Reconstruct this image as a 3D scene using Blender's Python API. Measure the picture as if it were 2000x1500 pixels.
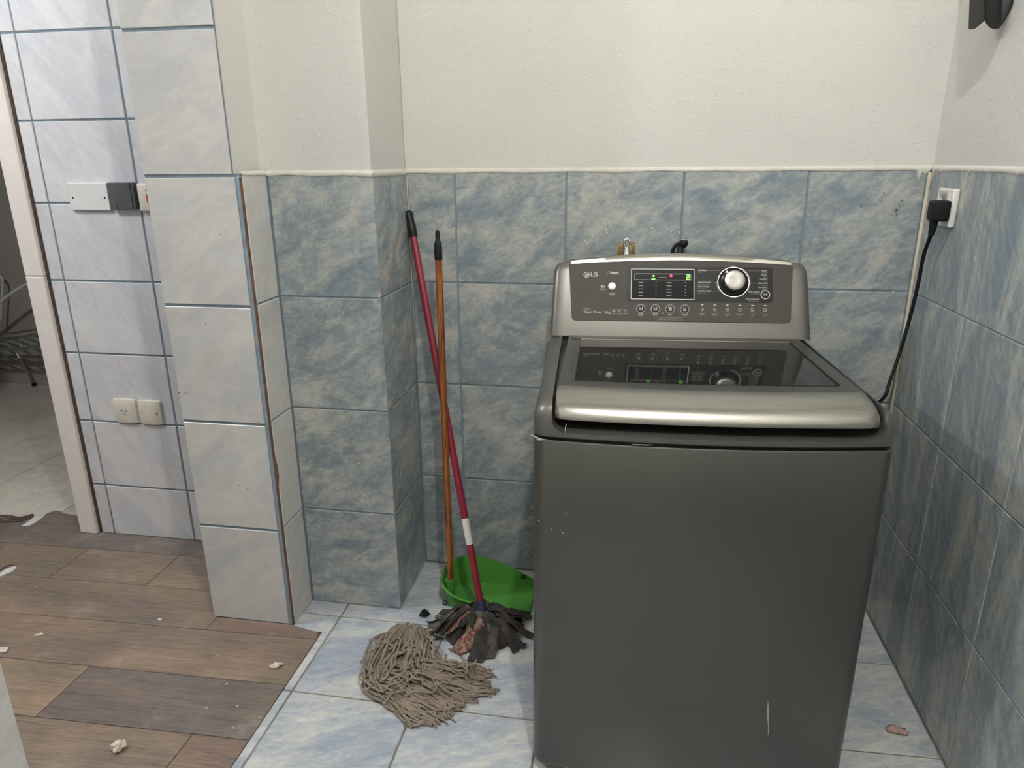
import bpy, bmesh, math, random
from mathutils import Vector, Matrix, noise

for o in list(bpy.data.objects): bpy.data.objects.remove(o)
SC = bpy.context.scene
COL = SC.collection
random.seed(7)

# ------------------------------------------------------------------ camera
F_PX, YAW, PITCH, ROLL, CAMH = 1371.25, 0.1718, 0.3064, -0.0086, 1.2241
def cam_axes():
    cy, sy, cp, sp = math.cos(YAW), math.sin(YAW), math.cos(PITCH), math.sin(PITCH)
    fw = Vector((-sy*cp, cy*cp, -sp)); rt = Vector((cy, sy, 0)); up = rt.cross(fw)
    cr, sr = math.cos(ROLL), math.sin(ROLL)
    return fw, rt*cr + up*sr, up*cr - rt*sr
FW, RT, UP = cam_axes()
cam = bpy.data.cameras.new('camera'); cam_ob = bpy.data.objects.new('camera', cam); COL.objects.link(cam_ob)
m = Matrix.Identity(4)
for i, ax in enumerate((RT, UP, -FW)):
    for j in range(3): m[j][i] = ax[j]
m.translation = (0, 0, CAMH); cam_ob.matrix_world = m
cam.sensor_width = 36; cam.lens = F_PX/2000*36; cam.clip_start = 0.05
SC.camera = cam_ob
def ray(x, y): return FW + RT*((x-1000)/F_PX) - UP*((y-750)/F_PX)
def at_z(x, y, z=0.0):
    d = ray(x, y); t = (z-CAMH)/d.z; return Vector((d.x*t, d.y*t, z))
def at_y(x, y, Y):
    d = ray(x, y); t = Y/d.y; return Vector((d.x*t, Y, CAMH+d.z*t))
def at_x(x, y, X):
    d = ray(x, y); t = X/d.x; return Vector((X, d.y*t, CAMH+d.z*t))

# ------------------------------------------------------------------ world, exposure
w = bpy.data.worlds.new('world'); SC.world = w; w.use_nodes = True
w.node_tree.nodes['Background'].inputs[0].default_value = (0.5, 0.55, 0.6, 1)
w.node_tree.nodes['Background'].inputs[1].default_value = 0.0
SC.view_settings.view_transform = 'Standard'; SC.view_settings.look = 'None'
SC.view_settings.exposure = 0.10; SC.view_settings.gamma = 1.0; SC.view_settings.use_curve_mapping = False
LAMP_LAUNDRY = (0.13, 0.28, 2.45); POWER_LAUNDRY = 2500
LAMP_KITCHEN = (-2.25, 0.95, 2.38); POWER_KITCHEN = 2300

# ------------------------------------------------------------------ helpers
def link(name, me, mats=(), parent=None):
    o = bpy.data.objects.new(name, me); COL.objects.link(o)
    if mats is not None:
        if not isinstance(mats, (list, tuple)): mats = [mats]
        for mt in mats:
            if me is not None and len(me.materials) < len(mats): me.materials.append(mt)
    if parent: o.parent = parent
    return o
def finish(bm, name, mats, parent=None, smooth=False, angle=None):
    bmesh.ops.recalc_face_normals(bm, faces=bm.faces)
    me = bpy.data.meshes.new(name); bm.to_mesh(me); bm.free()
    if smooth:
        for p in me.polygons: p.use_smooth = True
        if angle is not None:
            try: me.set_sharp_from_angle(angle=math.radians(angle))
            except Exception: pass
    return link(name, me, mats, parent)
def empty(name, loc=(0, 0, 0), rz=0.0):
    o = bpy.data.objects.new(name, None); COL.objects.link(o); o.location = loc; o.rotation_euler = (0, 0, rz)
    o.empty_display_size = 0.05; return o
def tag(o, label, cat, group=None):
    o['label'] = label; o['category'] = cat
    if group: o['group'] = group
    return o
def struct(o, label=None):
    o['kind'] = 'structure'
    if label: o['label'] = label
    return o
def box(bm, x0, x1, y0, y1, z0, z1, mi=0, bev=0.0, seg=2):
    vs = [bm.verts.new((x, y, z)) for x in (x0, x1) for y in (y0, y1) for z in (z0, z1)]
    fs = []
    for q in ((0, 1, 3, 2), (4, 6, 7, 5), (0, 4, 5, 1), (2, 3, 7, 6), (0, 2, 6, 4), (1, 5, 7, 3)):
        f = bm.faces.new([vs[i] for i in q]); f.material_index = mi; fs.append(f)
    if bev:
        es = list({e for f in fs for e in f.edges})
        bmesh.ops.bevel(bm, geom=es, offset=bev, segments=seg, profile=0.5, affect='EDGES')
def prism(bm, pts, z0, z1, mi=0, bev=0.0):
    a = [bm.verts.new((p[0], p[1], z0)) for p in pts]; b = [bm.verts.new((p[0], p[1], z1)) for p in pts]
    n = len(pts); f1 = bm.faces.new(a[::-1]); f2 = bm.faces.new(b); f1.material_index = f2.material_index = mi
    for i in range(n):
        f = bm.faces.new((a[i], a[(i+1) % n], b[(i+1) % n], b[i])); f.material_index = mi
    if bev: bmesh.ops.bevel(bm, geom=list(f2.edges), offset=bev, segments=2, profile=0.5, affect='EDGES')
def loft(bm, rings, closed=True, cap=True, mi=0):
    vr = [[bm.verts.new(p) for p in r] for r in rings]
    n = len(rings[0])
    for a, b in zip(vr, vr[1:]):
        for i in range(n if closed else n-1):
            f = bm.faces.new((a[i], a[(i+1) % n], b[(i+1) % n], b[i])); f.material_index = mi
    if cap and closed:
        for r in (vr[0][::-1], vr[-1]):
            f = bm.faces.new(r); f.material_index = mi
def tube(bm, path, rad, n=10, cap=True, mi=0, flat=1.0):
    path = [Vector(p) for p in path]; rings = []; ref = None
    for i, p in enumerate(path):
        t = (path[min(i+1, len(path)-1)] - path[max(i-1, 0)]).normalized()
        if ref is None: ref = t.orthogonal().normalized()
        ref = (ref - t*ref.dot(t))
        ref = ref.normalized() if ref.length > 1e-6 else t.orthogonal().normalized()
        bi = t.cross(ref); r = rad[i] if isinstance(rad, (list, tuple)) else rad
        rings.append([p + ref*(math.cos(a)*r) + bi*(math.sin(a)*r*flat) for a in [2*math.pi*k/n for k in range(n)]])
    loft(bm, rings, True, cap, mi)
def lathe(bm, prof, n=24, M=Matrix.Identity(4), mi=0):
    rings = [[M @ Vector((r*math.cos(2*math.pi*k/n), r*math.sin(2*math.pi*k/n), z)) for k in range(n)] for r, z in prof]
    loft(bm, rings, True, True, mi)
def spline(pts, n=8):
    pts = [Vector(p) for p in pts]; P = [pts[0]*2-pts[1]] + pts + [pts[-1]*2-pts[-2]]; out = []
    for i in range(1, len(P)-2):
        for k in range(n):
            t = k/n; a, b, c, d = P[i-1], P[i], P[i+1], P[i+2]
            out.append(0.5*((2*b) + (c-a)*t + (2*a-5*b+4*c-d)*t*t + (3*b-a-3*c+d)*t**3))
    out.append(pts[-1]); return out
def frame_matrix(o, u, v):
    u = Vector(u); v = Vector(v); n = u.cross(v); M = Matrix.Identity(4)
    for i, ax in enumerate((u, v, n)):
        for j in range(3): M[j][i] = ax[j]
    M.translation = o; return M

# ------------------------------------------------------------------ materials
def nodes_of(name):
    mt = bpy.data.materials.new(name); mt.use_nodes = True
    nt = mt.node_tree; b = nt.nodes['Principled BSDF']; return mt, nt, b
def sin(b, key, val):
    if key in b.inputs: b.inputs[key].default_value = val
def N(nt, t, **kw):
    n = nt.nodes.new(t)
    for k, v in kw.items(): setattr(n, k, v)
    return n
def ramp(nt, stops, fac=None):
    r = N(nt, 'ShaderNodeValToRGB'); cr = r.color_ramp
    while len(cr.elements) < len(stops): cr.elements.new(0.5)
    for e, (p, c) in zip(cr.elements, stops): e.position = p; e.color = (*c, 1)
    if fac is not None: nt.links.new(fac, r.inputs[0])
    return r.outputs[0]
def noise_tex(nt, vec, scale, detail=5, rough=0.55, dist=0.0):
    n = N(nt, 'ShaderNodeTexNoise'); n.inputs['Scale'].default_value = scale; n.inputs['Detail'].default_value = detail
    n.inputs['Roughness'].default_value = rough; n.inputs['Distortion'].default_value = dist
    if vec is not None: nt.links.new(vec, n.inputs['Vector'])
    return n.outputs['Fac']
def coords(nt, scale=(1, 1, 1), rot=(0, 0, 0), rnd=True, out='Object'):
    tc = N(nt, 'ShaderNodeTexCoord'); v = tc.outputs[out]
    if any(rot):
        m0 = N(nt, 'ShaderNodeMapping'); m0.inputs['Rotation'].default_value = rot; nt.links.new(v, m0.inputs['Vector']); v = m0.outputs[0]
    mp = N(nt, 'ShaderNodeMapping'); mp.inputs['Scale'].default_value = scale
    nt.links.new(v, mp.inputs['Vector'])
    if rnd:
        oi = N(nt, 'ShaderNodeObjectInfo'); mu = N(nt, 'ShaderNodeMath', operation='MULTIPLY'); mu.inputs[1].default_value = 37.0
        nt.links.new(oi.outputs['Random'], mu.inputs[0]); nt.links.new(mu.outputs[0], mp.inputs['Location'])
    return mp.outputs[0]
def mix(nt, a, b, fac, mode='MIX'):
    mx = N(nt, 'ShaderNodeMix', data_type='RGBA', blend_type=mode)
    for s, v in ((0, fac), (6, a), (7, b)):
        if isinstance(v, (int, float)): mx.inputs[s].default_value = v
        elif isinstance(v, tuple): mx.inputs[s].default_value = (*v, 1)
        else: nt.links.new(v, mx.inputs[s])
    return mx.outputs[2]
def bump(nt, b, h, strength=0.2, dist=0.002):
    bp = N(nt, 'ShaderNodeBump'); bp.inputs['Strength'].default_value = strength; bp.inputs['Distance'].default_value = dist
    nt.links.new(h, bp.inputs['Height']); nt.links.new(bp.outputs[0], b.inputs['Normal'])
def plain(name, col, rough=0.5, metal=0.0, var=0.08, vs=60.0, coat=0.0, bumpv=0.0, spec=None):
    mt, nt, b = nodes_of(name)
    v = coords(nt, rnd=True); n = noise_tex(nt, v, vs, 4)
    c = ramp(nt, [(0.25, tuple(x*(1-var) for x in col)), (0.75, tuple(min(1, x*(1+var)) for x in col))], n)
    nt.links.new(c, b.inputs['Base Color'])
    sin(b, 'Roughness', rough); sin(b, 'Metallic', metal); sin(b, 'Coat Weight', coat)
    if spec is not None: sin(b, 'Specular IOR Level', spec)
    if bumpv: bump(nt, b, n, bumpv, 0.001)
    return mt
def emit(name, col, strength):
    mt, nt, b = nodes_of(name); sin(b, 'Base Color', (*col, 1)); sin(b, 'Emission Color', (*col, 1)); sin(b, 'Emission Strength', strength); return mt
def marble(name, dark, mid, light, rough=0.22, rot=-0.5, stretch=(2.4, 7.0, 4), dirt=0.0, fine=1.0):
    mt, nt, b = nodes_of(name)
    v = coords(nt, stretch, (0, 0, rot)); v2 = coords(nt, (stretch[0]*2.2, stretch[1]*2.4, 9), (0, 0, rot*0.6))
    n1 = noise_tex(nt, v, 1.7, 9, 0.62, 0.9); n2 = noise_tex(nt, v2, 2.6, 10, 0.68, 1.4)
    a = N(nt, 'ShaderNodeMath', operation='MULTIPLY_ADD'); a.inputs[1].default_value = 0.38
    nt.links.new(n2, a.inputs[0]); 
    s = N(nt, 'ShaderNodeMath', operation='MULTIPLY'); s.inputs[1].default_value = 0.62; nt.links.new(n1, s.inputs[0]); nt.links.new(s.outputs[0], a.inputs[2])
    c = ramp(nt, [(0.38, dark), (0.46, tuple((d+m_)/2 for d, m_ in zip(dark, mid))), (0.51, mid), (0.61, light)], a.outputs[0])
    n4 = noise_tex(nt, coords(nt, (stretch[0]*5, stretch[1]*4, 9), (0, 0, rot*1.4)), 3.0, 8, 0.75, 1.0)
    c = mix(nt, c, ramp(nt, [(0.34, (0.86, 0.87, 0.89)), (0.5, (1, 1, 1)), (0.66, (1.12, 1.11, 1.09))], n4), fine, 'MULTIPLY')
    n3 = noise_tex(nt, coords(nt, (1, 1, 1), (0, 0, 0)), 9, 3)
    tint = ramp(nt, [(0.35, (0.95, 0.985, 1.0)), (0.65, (1.0, 0.99, 0.96))], n3)
    c = mix(nt, c, tint, 0.8, 'MULTIPLY')
    if dirt:
        nd = noise_tex(nt, coords(nt), 14, 8, 0.7); f = ramp(nt, [(0.60, (0, 0, 0)), (0.72, (dirt,)*3)], nd)
        c = mix(nt, c, (0.16, 0.14, 0.11), f)
    nt.links.new(c, b.inputs['Base Color']); sin(b, 'Roughness', rough); sin(b, 'Specular IOR Level', 0.5)
    bump(nt, b, noise_tex(nt, coords(nt), 5.0, 3), 0.08, 0.003)
    return mt
M = {}
M['tile_blue'] = marble('tile_blue', (0.20, 0.247, 0.287), (0.335, 0.365, 0.372), (0.49, 0.485, 0.45), stretch=(4.0, 6.8, 4), dirt=0.0)
M['tile_right'] = marble('tile_right', (0.20, 0.247, 0.287), (0.335, 0.365, 0.372), (0.49, 0.485, 0.45), rot=1.57, stretch=(2.0, 8.0, 4))
M['tile_floor'] = marble('tile_floor', (0.34, 0.39, 0.475), (0.52, 0.545, 0.57), (0.67, 0.655, 0.61), rough=0.28, rot=-0.35, dirt=0.22)
M['tile_cream'] = marble('tile_cream', (0.515, 0.51, 0.51), (0.595, 0.58, 0.555), (0.655, 0.635, 0.595), rough=0.3, rot=-0.5, stretch=(1.6, 3.5, 3), fine=0.35)
M['tile_pale'] = marble('tile_pale', (0.60, 0.595, 0.615), (0.68, 0.67, 0.675), (0.73, 0.72, 0.715), rough=0.25, rot=1.05, stretch=(1.4, 4.5, 3), fine=0.35)
M['tile_far'] = marble('tile_far', (0.60, 0.53, 0.44), (0.67, 0.61, 0.52), (0.73, 0.67, 0.58), rough=0.3, rot=0.5, stretch=(1.5, 1.8, 2))
M['grout_blue'] = plain('grout_blue', (0.20, 0.265, 0.31), 0.8, vs=40, var=0.2)
M['grout_dark'] = plain('grout_dark', (0.17, 0.22, 0.26), 0.8, vs=40, var=0.2)
M['grout_grey'] = plain('grout_grey', (0.33, 0.33, 0.30), 0.85, vs=25, var=0.35)
M['grout_floor'] = plain('grout_floor', (0.22, 0.20, 0.17), 0.9, vs=20, var=0.45)
M['grout_far'] = plain('grout_far', (0.28, 0.24, 0.20), 0.9, vs=20, var=0.2)
M['caulk'] = plain('caulk', (0.50, 0.46, 0.36), 0.6, vs=30, var=0.15)
def plaster(name, col):
    mt, nt, b = nodes_of(name)
    v = coords(nt, rnd=False); n1 = noise_tex(nt, v, 2.2, 4); n2 = noise_tex(nt, v, 26, 8, 0.6)
    st = noise_tex(nt, coords(nt, (5, 5, 60), (0.1, 0.25, 0), False), 1.0, 4, 0.6, 2.0)
    sp = noise_tex(nt, coords(nt, (6, 6, 9), (0.3, 0.6, 0.4), False), 2.4, 2, 0.5, 3.5)
    c = ramp(nt, [(0.3, tuple(x*0.96 for x in col)), (0.7, tuple(min(1, x*1.03) for x in col))], n1)
    nt.links.new(c, b.inputs['Base Color']); sin(b, 'Roughness', 0.62)
    r2 = ramp(nt, [(0.60, (0, 0, 0)), (0.66, (1, 1, 1)), (0.70, (0.2, 0.2, 0.2))], sp)
    h = mix(nt, n2, st, 0.35); h = mix(nt, h, r2, 0.22, 'ADD'); bump(nt, b, h, 0.55, 0.004)
    return mt
M['plaster'] = plaster('plaster', (0.64, 0.633, 0.60))
M['white_wall'] = plain('white_wall', (0.70, 0.69, 0.67), 0.7, vs=4, var=0.02)
M['paint_lip'] = plain('paint_lip', (0.66, 0.645, 0.58), 0.5, vs=60, var=0.06, bumpv=0.3)
M['wall_far'] = plain('wall_far', (0.42, 0.39, 0.34), 0.7, vs=3, var=0.05)
M['base_far'] = plain('base_far', (0.46, 0.40, 0.34), 0.5, vs=6, var=0.12)
M['casing'] = plain('casing', (0.80, 0.735, 0.67), 0.45, vs=14, var=0.05, bumpv=0.1)
M['gap_brown'] = plain('gap_brown', (0.10, 0.065, 0.045), 0.9, vs=30, var=0.4)
M['rust_brown'] = plain('rust_brown', (0.15, 0.078, 0.05), 0.85, vs=40, var=0.45)
M['strip_blue'] = plain('strip_blue', (0.22, 0.285, 0.34), 0.6, vs=30, var=0.2)
def wood_print():
    mt, nt, b = nodes_of('wood_print')
    oi = N(nt, 'ShaderNodeObjectInfo')
    v = coords(nt, (3.2, 60, 1), (0, 0, -0.03)); n = noise_tex(nt, v, 3.0, 12, 0.78, 0.8)
    g = ramp(nt, [(0.32, (0.48, 0.45, 0.43)), (0.48, (0.90, 0.90, 0.90)), (0.64, (1.22, 1.22, 1.20))], n)
    n2 = noise_tex(nt, coords(nt, (3, 7, 1)), 1.6, 4); blot = ramp(nt, [(0.35, (0.78, 0.80, 0.84)), (0.65, (1.15, 1.08, 1.0))], n2)
    c = mix(nt, oi.outputs['Color'], g, 1.0, 'MULTIPLY'); c = mix(nt, c, blot, 1.0, 'MULTIPLY')
    n3 = noise_tex(nt, coords(nt, (2, 2, 2), (0, 0, 0), False), 3.0, 9, 0.72)
    dust = ramp(nt, [(0.56, (0, 0, 0)), (0.78, (0.45, 0.45, 0.45))], n3)
    c = mix(nt, c, (0.50, 0.45, 0.39), dust)
    nt.links.new(c, b.inputs['Base Color']); sin(b, 'Roughness', 0.5); bump(nt, b, n, 0.15, 0.001); return mt
M['wood'] = wood_print()
M['vinyl_seam'] = plain('vinyl_seam', (0.09, 0.065, 0.05), 0.8, vs=40)
M['underlay'] = plain('underlay', (0.68, 0.68, 0.68), 0.7, vs=40)
def brushed(name, col, rough, metal=0.9, sx=3, sy=160):
    mt, nt, b = nodes_of(name)
    v = coords(nt, (sx, sy, sy), rnd=False); n = noise_tex(nt, v, 2.0, 5, 0.6)
    c = ramp(nt, [(0.3, tuple(x*0.88 for x in col)), (0.7, tuple(x*1.08 for x in col))], n)
    n2 = noise_tex(nt, coords(nt, (1, 1, 1), rnd=False), 40, 8, 0.75); sm = ramp(nt, [(0.64, (0, 0, 0)), (0.75, (0.25, 0.25, 0.25))], n2)
    c = mix(nt, c, (0.55, 0.55, 0.5), sm)
    nt.links.new(c, b.inputs['Base Color']); sin(b, 'Roughness', rough); sin(b, 'Metallic', metal)
    bump(nt, b, n, 0.04, 0.001); return mt
M['body'] = plain('washer_graphite', (0.118, 0.118, 0.107), 0.36, 0.7, var=0.04, vs=3.0)
M['cover'] = plain('washer_cover_grey', (0.165, 0.162, 0.147), 0.36, 0.7, var=0.04, vs=5)
M['lidgrey'] = plain('lid_grey', (0.06, 0.06, 0.057), 0.3, 0.4, var=0.05, vs=9)
M['steel'] = brushed('handle_steel', (0.37, 0.362, 0.325), 0.27)
M['rim'] = brushed('rim_steel', (0.40, 0.39, 0.35), 0.30)
M['console'] = plain('console_grey', (0.165, 0.160, 0.144), 0.36, 0.6, var=0.03, vs=5)
M['panel'] = plain('panel_taupe', (0.060, 0.056, 0.049), 0.55, 0.05, var=0.04, vs=8, spec=0.25)
M['panel_dark'] = plain('panel_dark', (0.014, 0.014, 0.014), 0.42, 0.0, vs=20, spec=0.22)
M['black_glass'] = plain('black_glass', (0.006, 0.007, 0.009), 0.015, 0.0, var=0.02, spec=0.3)
M['lid_glass'] = plain('lid_glass', (0.010, 0.010, 0.010), 0.05, 0.0, var=0.2, spec=0.45)
M['gap'] = plain('black_gap', (0.006, 0.006, 0.006), 0.9)
M['chrome'] = plain('chrome', (0.75, 0.75, 0.74), 0.12, 1.0, var=0.02)
M['knob'] = brushed('knob_steel', (0.33, 0.326, 0.30), 0.24, 0.95, 2, 60)
M['print'] = plain('print_silver', (0.62, 0.61, 0.57), 0.5, 0.0, var=0.02)
M['print_dim'] = plain('print_dim', (0.34, 0.335, 0.31), 0.5, 0.0, var=0.02)
M['led_green'] = emit('led_green', (0.22, 0.9, 0.10), 1.6)
M['led_red'] = emit('led_red', (1.0, 0.06, 0.13), 1.8)
M['white_btn'] = plain('white_button', (0.80, 0.80, 0.80), 0.25, 0.3, var=0.12, vs=300)
M['scratch'] = plain('scratch_white', (0.75, 0.75, 0.72), 0.6)
M['black_plastic'] = plain('black_plastic', (0.010, 0.011, 0.012), 0.5, spec=0.3)
M['black_rubber'] = plain('black_rubber', (0.007, 0.007, 0.008), 0.55, spec=0.25)
M['white_plastic'] = plain('white_plastic', (0.72, 0.71, 0.69), 0.4, var=0.03)
M['cream_plastic'] = plain('cream_plastic', (0.70, 0.65, 0.55), 0.42, var=0.08, vs=25)
M['grey_plastic'] = plain('grey_plastic', (0.085, 0.085, 0.092), 0.5, var=0.1, vs=90)
M['red_plastic'] = plain('red_plastic', (0.55, 0.05, 0.05), 0.35)
M['red_paint'] = plain('red_pole', (0.225, 0.016, 0.032), 0.42, var=0.1, vs=20)
M['blue_plastic'] = plain('navy_plastic', (0.03, 0.035, 0.075), 0.5)
M['label_white'] = plain('label_white', (0.70, 0.68, 0.63), 0.55, var=0.12, vs=120)
M['green'] = plain('green_plastic', (0.075, 0.27, 0.040), 0.38, var=0.1, vs=10)
M['brass'] = plain('brass', (0.40, 0.24, 0.07), 0.42, 0.8, var=0.4, vs=120)
M['crumb'] = plain('plaster_crumb', (0.72, 0.64, 0.54), 0.9, vs=200, var=0.15)
M['pink'] = plain('pink_scrap', (0.50, 0.33, 0.31), 0.8, vs=200, var=0.35)
M['rack_metal'] = plain('rack_metal', (0.45, 0.43, 0.39), 0.3, 0.7)
def orange_wood():
    mt, nt, b = nodes_of('orange_wood')
    n = noise_tex(nt, coords(nt, (120, 120, 7), rnd=False), 1.0, 6, 0.6, 1.6)
    c = ramp(nt, [(0.40, (0.10, 0.028, 0.010)), (0.50, (0.27, 0.085, 0.020)), (0.62, (0.40, 0.14, 0.030))], n)
    nt.links.new(c, b.inputs['Base Color']); sin(b, 'Roughness', 0.35); return mt
M['orange_wood'] = orange_wood()
def yarn():
    mt, nt, b = nodes_of('mop_yarn')
    n = noise_tex(nt, coords(nt, rnd=False), 30, 5, 0.6); n2 = noise_tex(nt, coords(nt, rnd=False), 420, 4, 0.6)
    c = ramp(nt, [(0.3, (0.235, 0.19, 0.15)), (0.7, (0.40, 0.335, 0.265))], n)
    g = ramp(nt, [(0.3, (0.65, 0.65, 0.65)), (0.7, (1.1, 1.1, 1.1))], n2); c = mix(nt, c, g, 1.0, 'MULTIPLY')
    nt.links.new(c, b.inputs['Base Color']); sin(b, 'Roughness', 0.95); bump(nt, b, n2, 0.6, 0.002); return mt
M['yarn'] = yarn()
def rag(name, c0, c1, dots=None):
    mt, nt, b = nodes_of(name)
    n = noise_tex(nt, coords(nt), 28, 7, 0.7); c = ramp(nt, [(0.32, c0), (0.68, c1)], n)
    if dots:
        vo = N(nt, 'ShaderNodeTexVoronoi'); vo.inputs['Scale'].default_value = 95
        nt.links.new(coords(nt), vo.inputs['Vector'])
        f = ramp(nt, [(0.0, (1, 1, 1)), (0.42, (1, 1, 1)), (0.50, (0, 0, 0))], vo.outputs['Distance'])
        c = mix(nt, c, dots, f)
        f2 = ramp(nt, [(0.35, (0.25,)*3), (0.7, (1, 1, 1))], n); c = mix(nt, c, f2, 0.7, 'MULTIPLY')
    nt.links.new(c, b.inputs['Base Color']); sin(b, 'Roughness', 0.95); bump(nt, b, n, 0.5, 0.003); return mt
M['rag_dark'] = rag('rag_dark', (0.012, 0.011, 0.010), (0.055, 0.050, 0.045))
M['rag_brown'] = rag('rag_brown', (0.022, 0.018, 0.014), (0.085, 0.066, 0.049))
M['rag_pale'] = rag('rag_pale', (0.045, 0.045, 0.038), (0.13, 0.12, 0.095))
M['rag_dots'] = rag('rag_dots', (0.25, 0.19, 0.13), (0.36, 0.29, 0.22), (0.26, 0.07, 0.055))
M['rag_green'] = rag('rag_green', (0.012, 0.035, 0.016), (0.03, 0.08, 0.035))

# ------------------------------------------------------------------ room shell
YB, XR = 1.9085, 0.6964          # tile faces of back and right wall
ZT = 1.203                       # top of the tiling
H = 2.6
TT = 0.006                       # tile thickness
_cache = {}
def tile_mesh(w_, h_, mat):
    key = (round(w_, 4), round(h_, 4), mat)
    if key in _cache: return _cache[key]
    bm = bmesh.new(); c = 0.0016
    z0, z1 = -TT, 0.0; hw, hh = w_/2, h_/2
    R0 = [(-hw, -hh, z0), (hw, -hh, z0), (hw, hh, z0), (-hw, hh, z0)]
    R1 = [(-hw, -hh, z1-c), (hw, -hh, z1-c), (hw, hh, z1-c), (-hw, hh, z1-c)]
    R2 = [(-hw+c, -hh+c, z1), (hw-c, -hh+c, z1), (hw-c, hh-c, z1), (-hw+c, hh-c, z1)]
    loft(bm, [R0, R1, R2])
    bmesh.ops.recalc_face_normals(bm, faces=bm.faces)
    me = bpy.data.meshes.new('tile'); bm.to_mesh(me); bm.free(); me.materials.append(M[mat]); _cache[key] = me
    return me
def tiles(parent, origin, u, v, us, vs, mat, gap=0.004, rnd=random.Random(3)):
    """tiles between successive coordinates us (along u) and vs (along v) on the plane through origin"""
    u = Vector(u); v = Vector(v); n = u.cross(v); origin = Vector(origin)
    for a, b in zip(us, us[1:]):
        for c, d in zip(vs, vs[1:]):
            me = tile_mesh(b-a-gap, d-c-gap, mat)
            o = bpy.data.objects.new('tile', me); COL.objects.link(o); o.parent = parent
            Mx = frame_matrix(origin + u*((a+b)/2) + v*((c+d)/2) + n*rnd.uniform(-0.0004, 0.0004), u, v)
            o.matrix_local = Mx @ Matrix.Rotation(rnd.uniform(-0.0012, 0.0012), 4, 'Z')
def wall_box(name, boxes, mats, label=None):
    bm = bmesh.new()
    for b in boxes: box(bm, *b[:6], mi=b[6] if len(b) > 6 else 0)
    return struct(finish(bm, name, mats), label)
G = TT - 0.002                  # grout face sits 2 mm... behind tile faces
PL = 0.004                      # plaster face behind tile faces
ROWS = [0.0, 0.302, 0.602, 0.902, ZT]
# back wall (laundry part)
wall_back = wall_box('wall_back', [(-0.62, XR+0.01, YB+0.0025, YB+0.14, -0.02, ZT, 0), (-0.62, XR+0.01, YB+PL, YB+0.14, ZT, H, 1)], [M['grout_blue'], M['plaster']])
tiles(wall_back, (0, YB, 0), (1, 0, 0), (0, 0, 1), [-0.617, -0.4838, -0.1826, 0.1186, 0.4198, XR-0.005], ROWS, 'tile_blue', gap=0.005)
# right wall
wall_right = wall_box('wall_right', [(XR+0.0025, XR+0.14, -1.3, YB+0.14, -0.02, ZT, 0), (XR+PL, XR+0.14, -1.3, YB+0.14, ZT, H, 1)], [M['grout_blue'], M['plaster']])
ys = [1.9035, 1.603, 1.305, 1.006, 0.707, 0.408, 0.108, -0.192, -0.492, -0.792, -1.092]
tiles(wall_right, (XR, 0, 0), (0, -1, 0), (0, 0, 1), [-y for y in ys], ROWS, 'tile_right', gap=0.0022)
bm = bmesh.new(); tube(bm, [(XR-0.002, YB-0.002, 0.02), (XR-0.002, YB-0.002, 0.6), (XR-0.002, YB-0.002, ZT-0.01)], [0.002, 0.0035, 0.005], 8)
finish(bm, 'corner_caulk', M['caulk'], wall_right, True)
# pillar in the corner
XP, YP, XW, YW = -0.617, 1.650, -0.886, 1.531
wall_pillar = wall_box('wall_pillar', [(XW-0.01, XP-0.0025, YP+0.0025, YB+0.02, -0.02, ZT, 0), (XW-0.022, XP-PL, YP+PL, YB+0.02, ZT, H, 1)], [M['grout_dark'], M['plaster']])
tiles(wall_pillar, (0, YP, 0), (1, 0, 0), (0, 0, 1), [XW+0.001, XP+0.002], ROWS, 'tile_blue', gap=0.0035)
tiles(wall_pillar, (XP, 0, 0), (0, 1, 0), (0, 0, 1), [YP+0.0005, YB-0.003], ROWS, 'tile_blue', gap=0.003)
bm = bmesh.new(); tube(bm, [(XP+0.001, YB-0.001, 0.55), (XP+0.001, YB-0.001, 0.9), (XP+0.001, YB-0.001, ZT-0.01)], [0.0008, 0.0018, 0.0022], 6); finish(bm, 'corner_caulk', M['caulk'], wall_pillar, True)
# end of the partition wall
wall_partition = wall_box('wall_partition', [(-1.128, -0.8885, YW+0.0025, YB+0.02, -0.02, ZT, 0), (-1.128, -0.902, YW+0.006, YB+0.02, ZT, H, 1), (-1.127, -0.906, YW+0.0025, YW+0.02, ZT, H, 0)], [M['grout_dark'], M['plaster']])
tiles(wall_partition, (0, YW, 0), (1, 0, 0), (0, 0, 1), [-1.132, -0.8985], [0, 0.293, 0.594, 0.897, 1.199], 'tile_cream', gap=0.0065)
tiles(wall_partition, (0, YW, 0), (1, 0, 0), (0, 0, 1), [-1.132, -0.9045], [1.199, 1.505, 1.80, 2.10, 2.4], 'tile_cream', gap=0.0065)
tiles(wall_partition, (XW, 0, 0), (0, 1, 0), (0, 0, 1), [YW+0.007, YP-0.001], ROWS, 'tile_cream', gap=0.004)
bm = bmesh.new(); box(bm, -0.8995, -0.8905, YW-0.0005, YW+0.006, 0.0, 1.197, bev=0.001); finish(bm, 'corner_strip', M['strip_blue'], wall_partition)
bm = bmesh.new(); rr = random.Random(2)
prev = None; zs_ = [i*0.03 for i in range(40)] + [1.195]
L_ = [(-0.8905 + rr.uniform(-0.0004, 0.0004)) for _ in zs_]; R_ = [(-0.8876 + rr.uniform(-0.0006, 0.0005) + (0.004 if 0.44 < z < 0.50 else 0)) for z in zs_]
vs_ = [[bm.verts.new((a, YW+0.0003, z)), bm.verts.new((b, YW+0.0008, z)), bm.verts.new((b, YW+0.008, z)), bm.verts.new((a, YW+0.008, z))] for a, b, z in zip(L_, R_, zs_)]
for p, q in zip(vs_, vs_[1:]):
    for i in range(4): bm.faces.new((p[i], p[(i+1) % 4], q[(i+1) % 4], q[i]))
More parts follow.
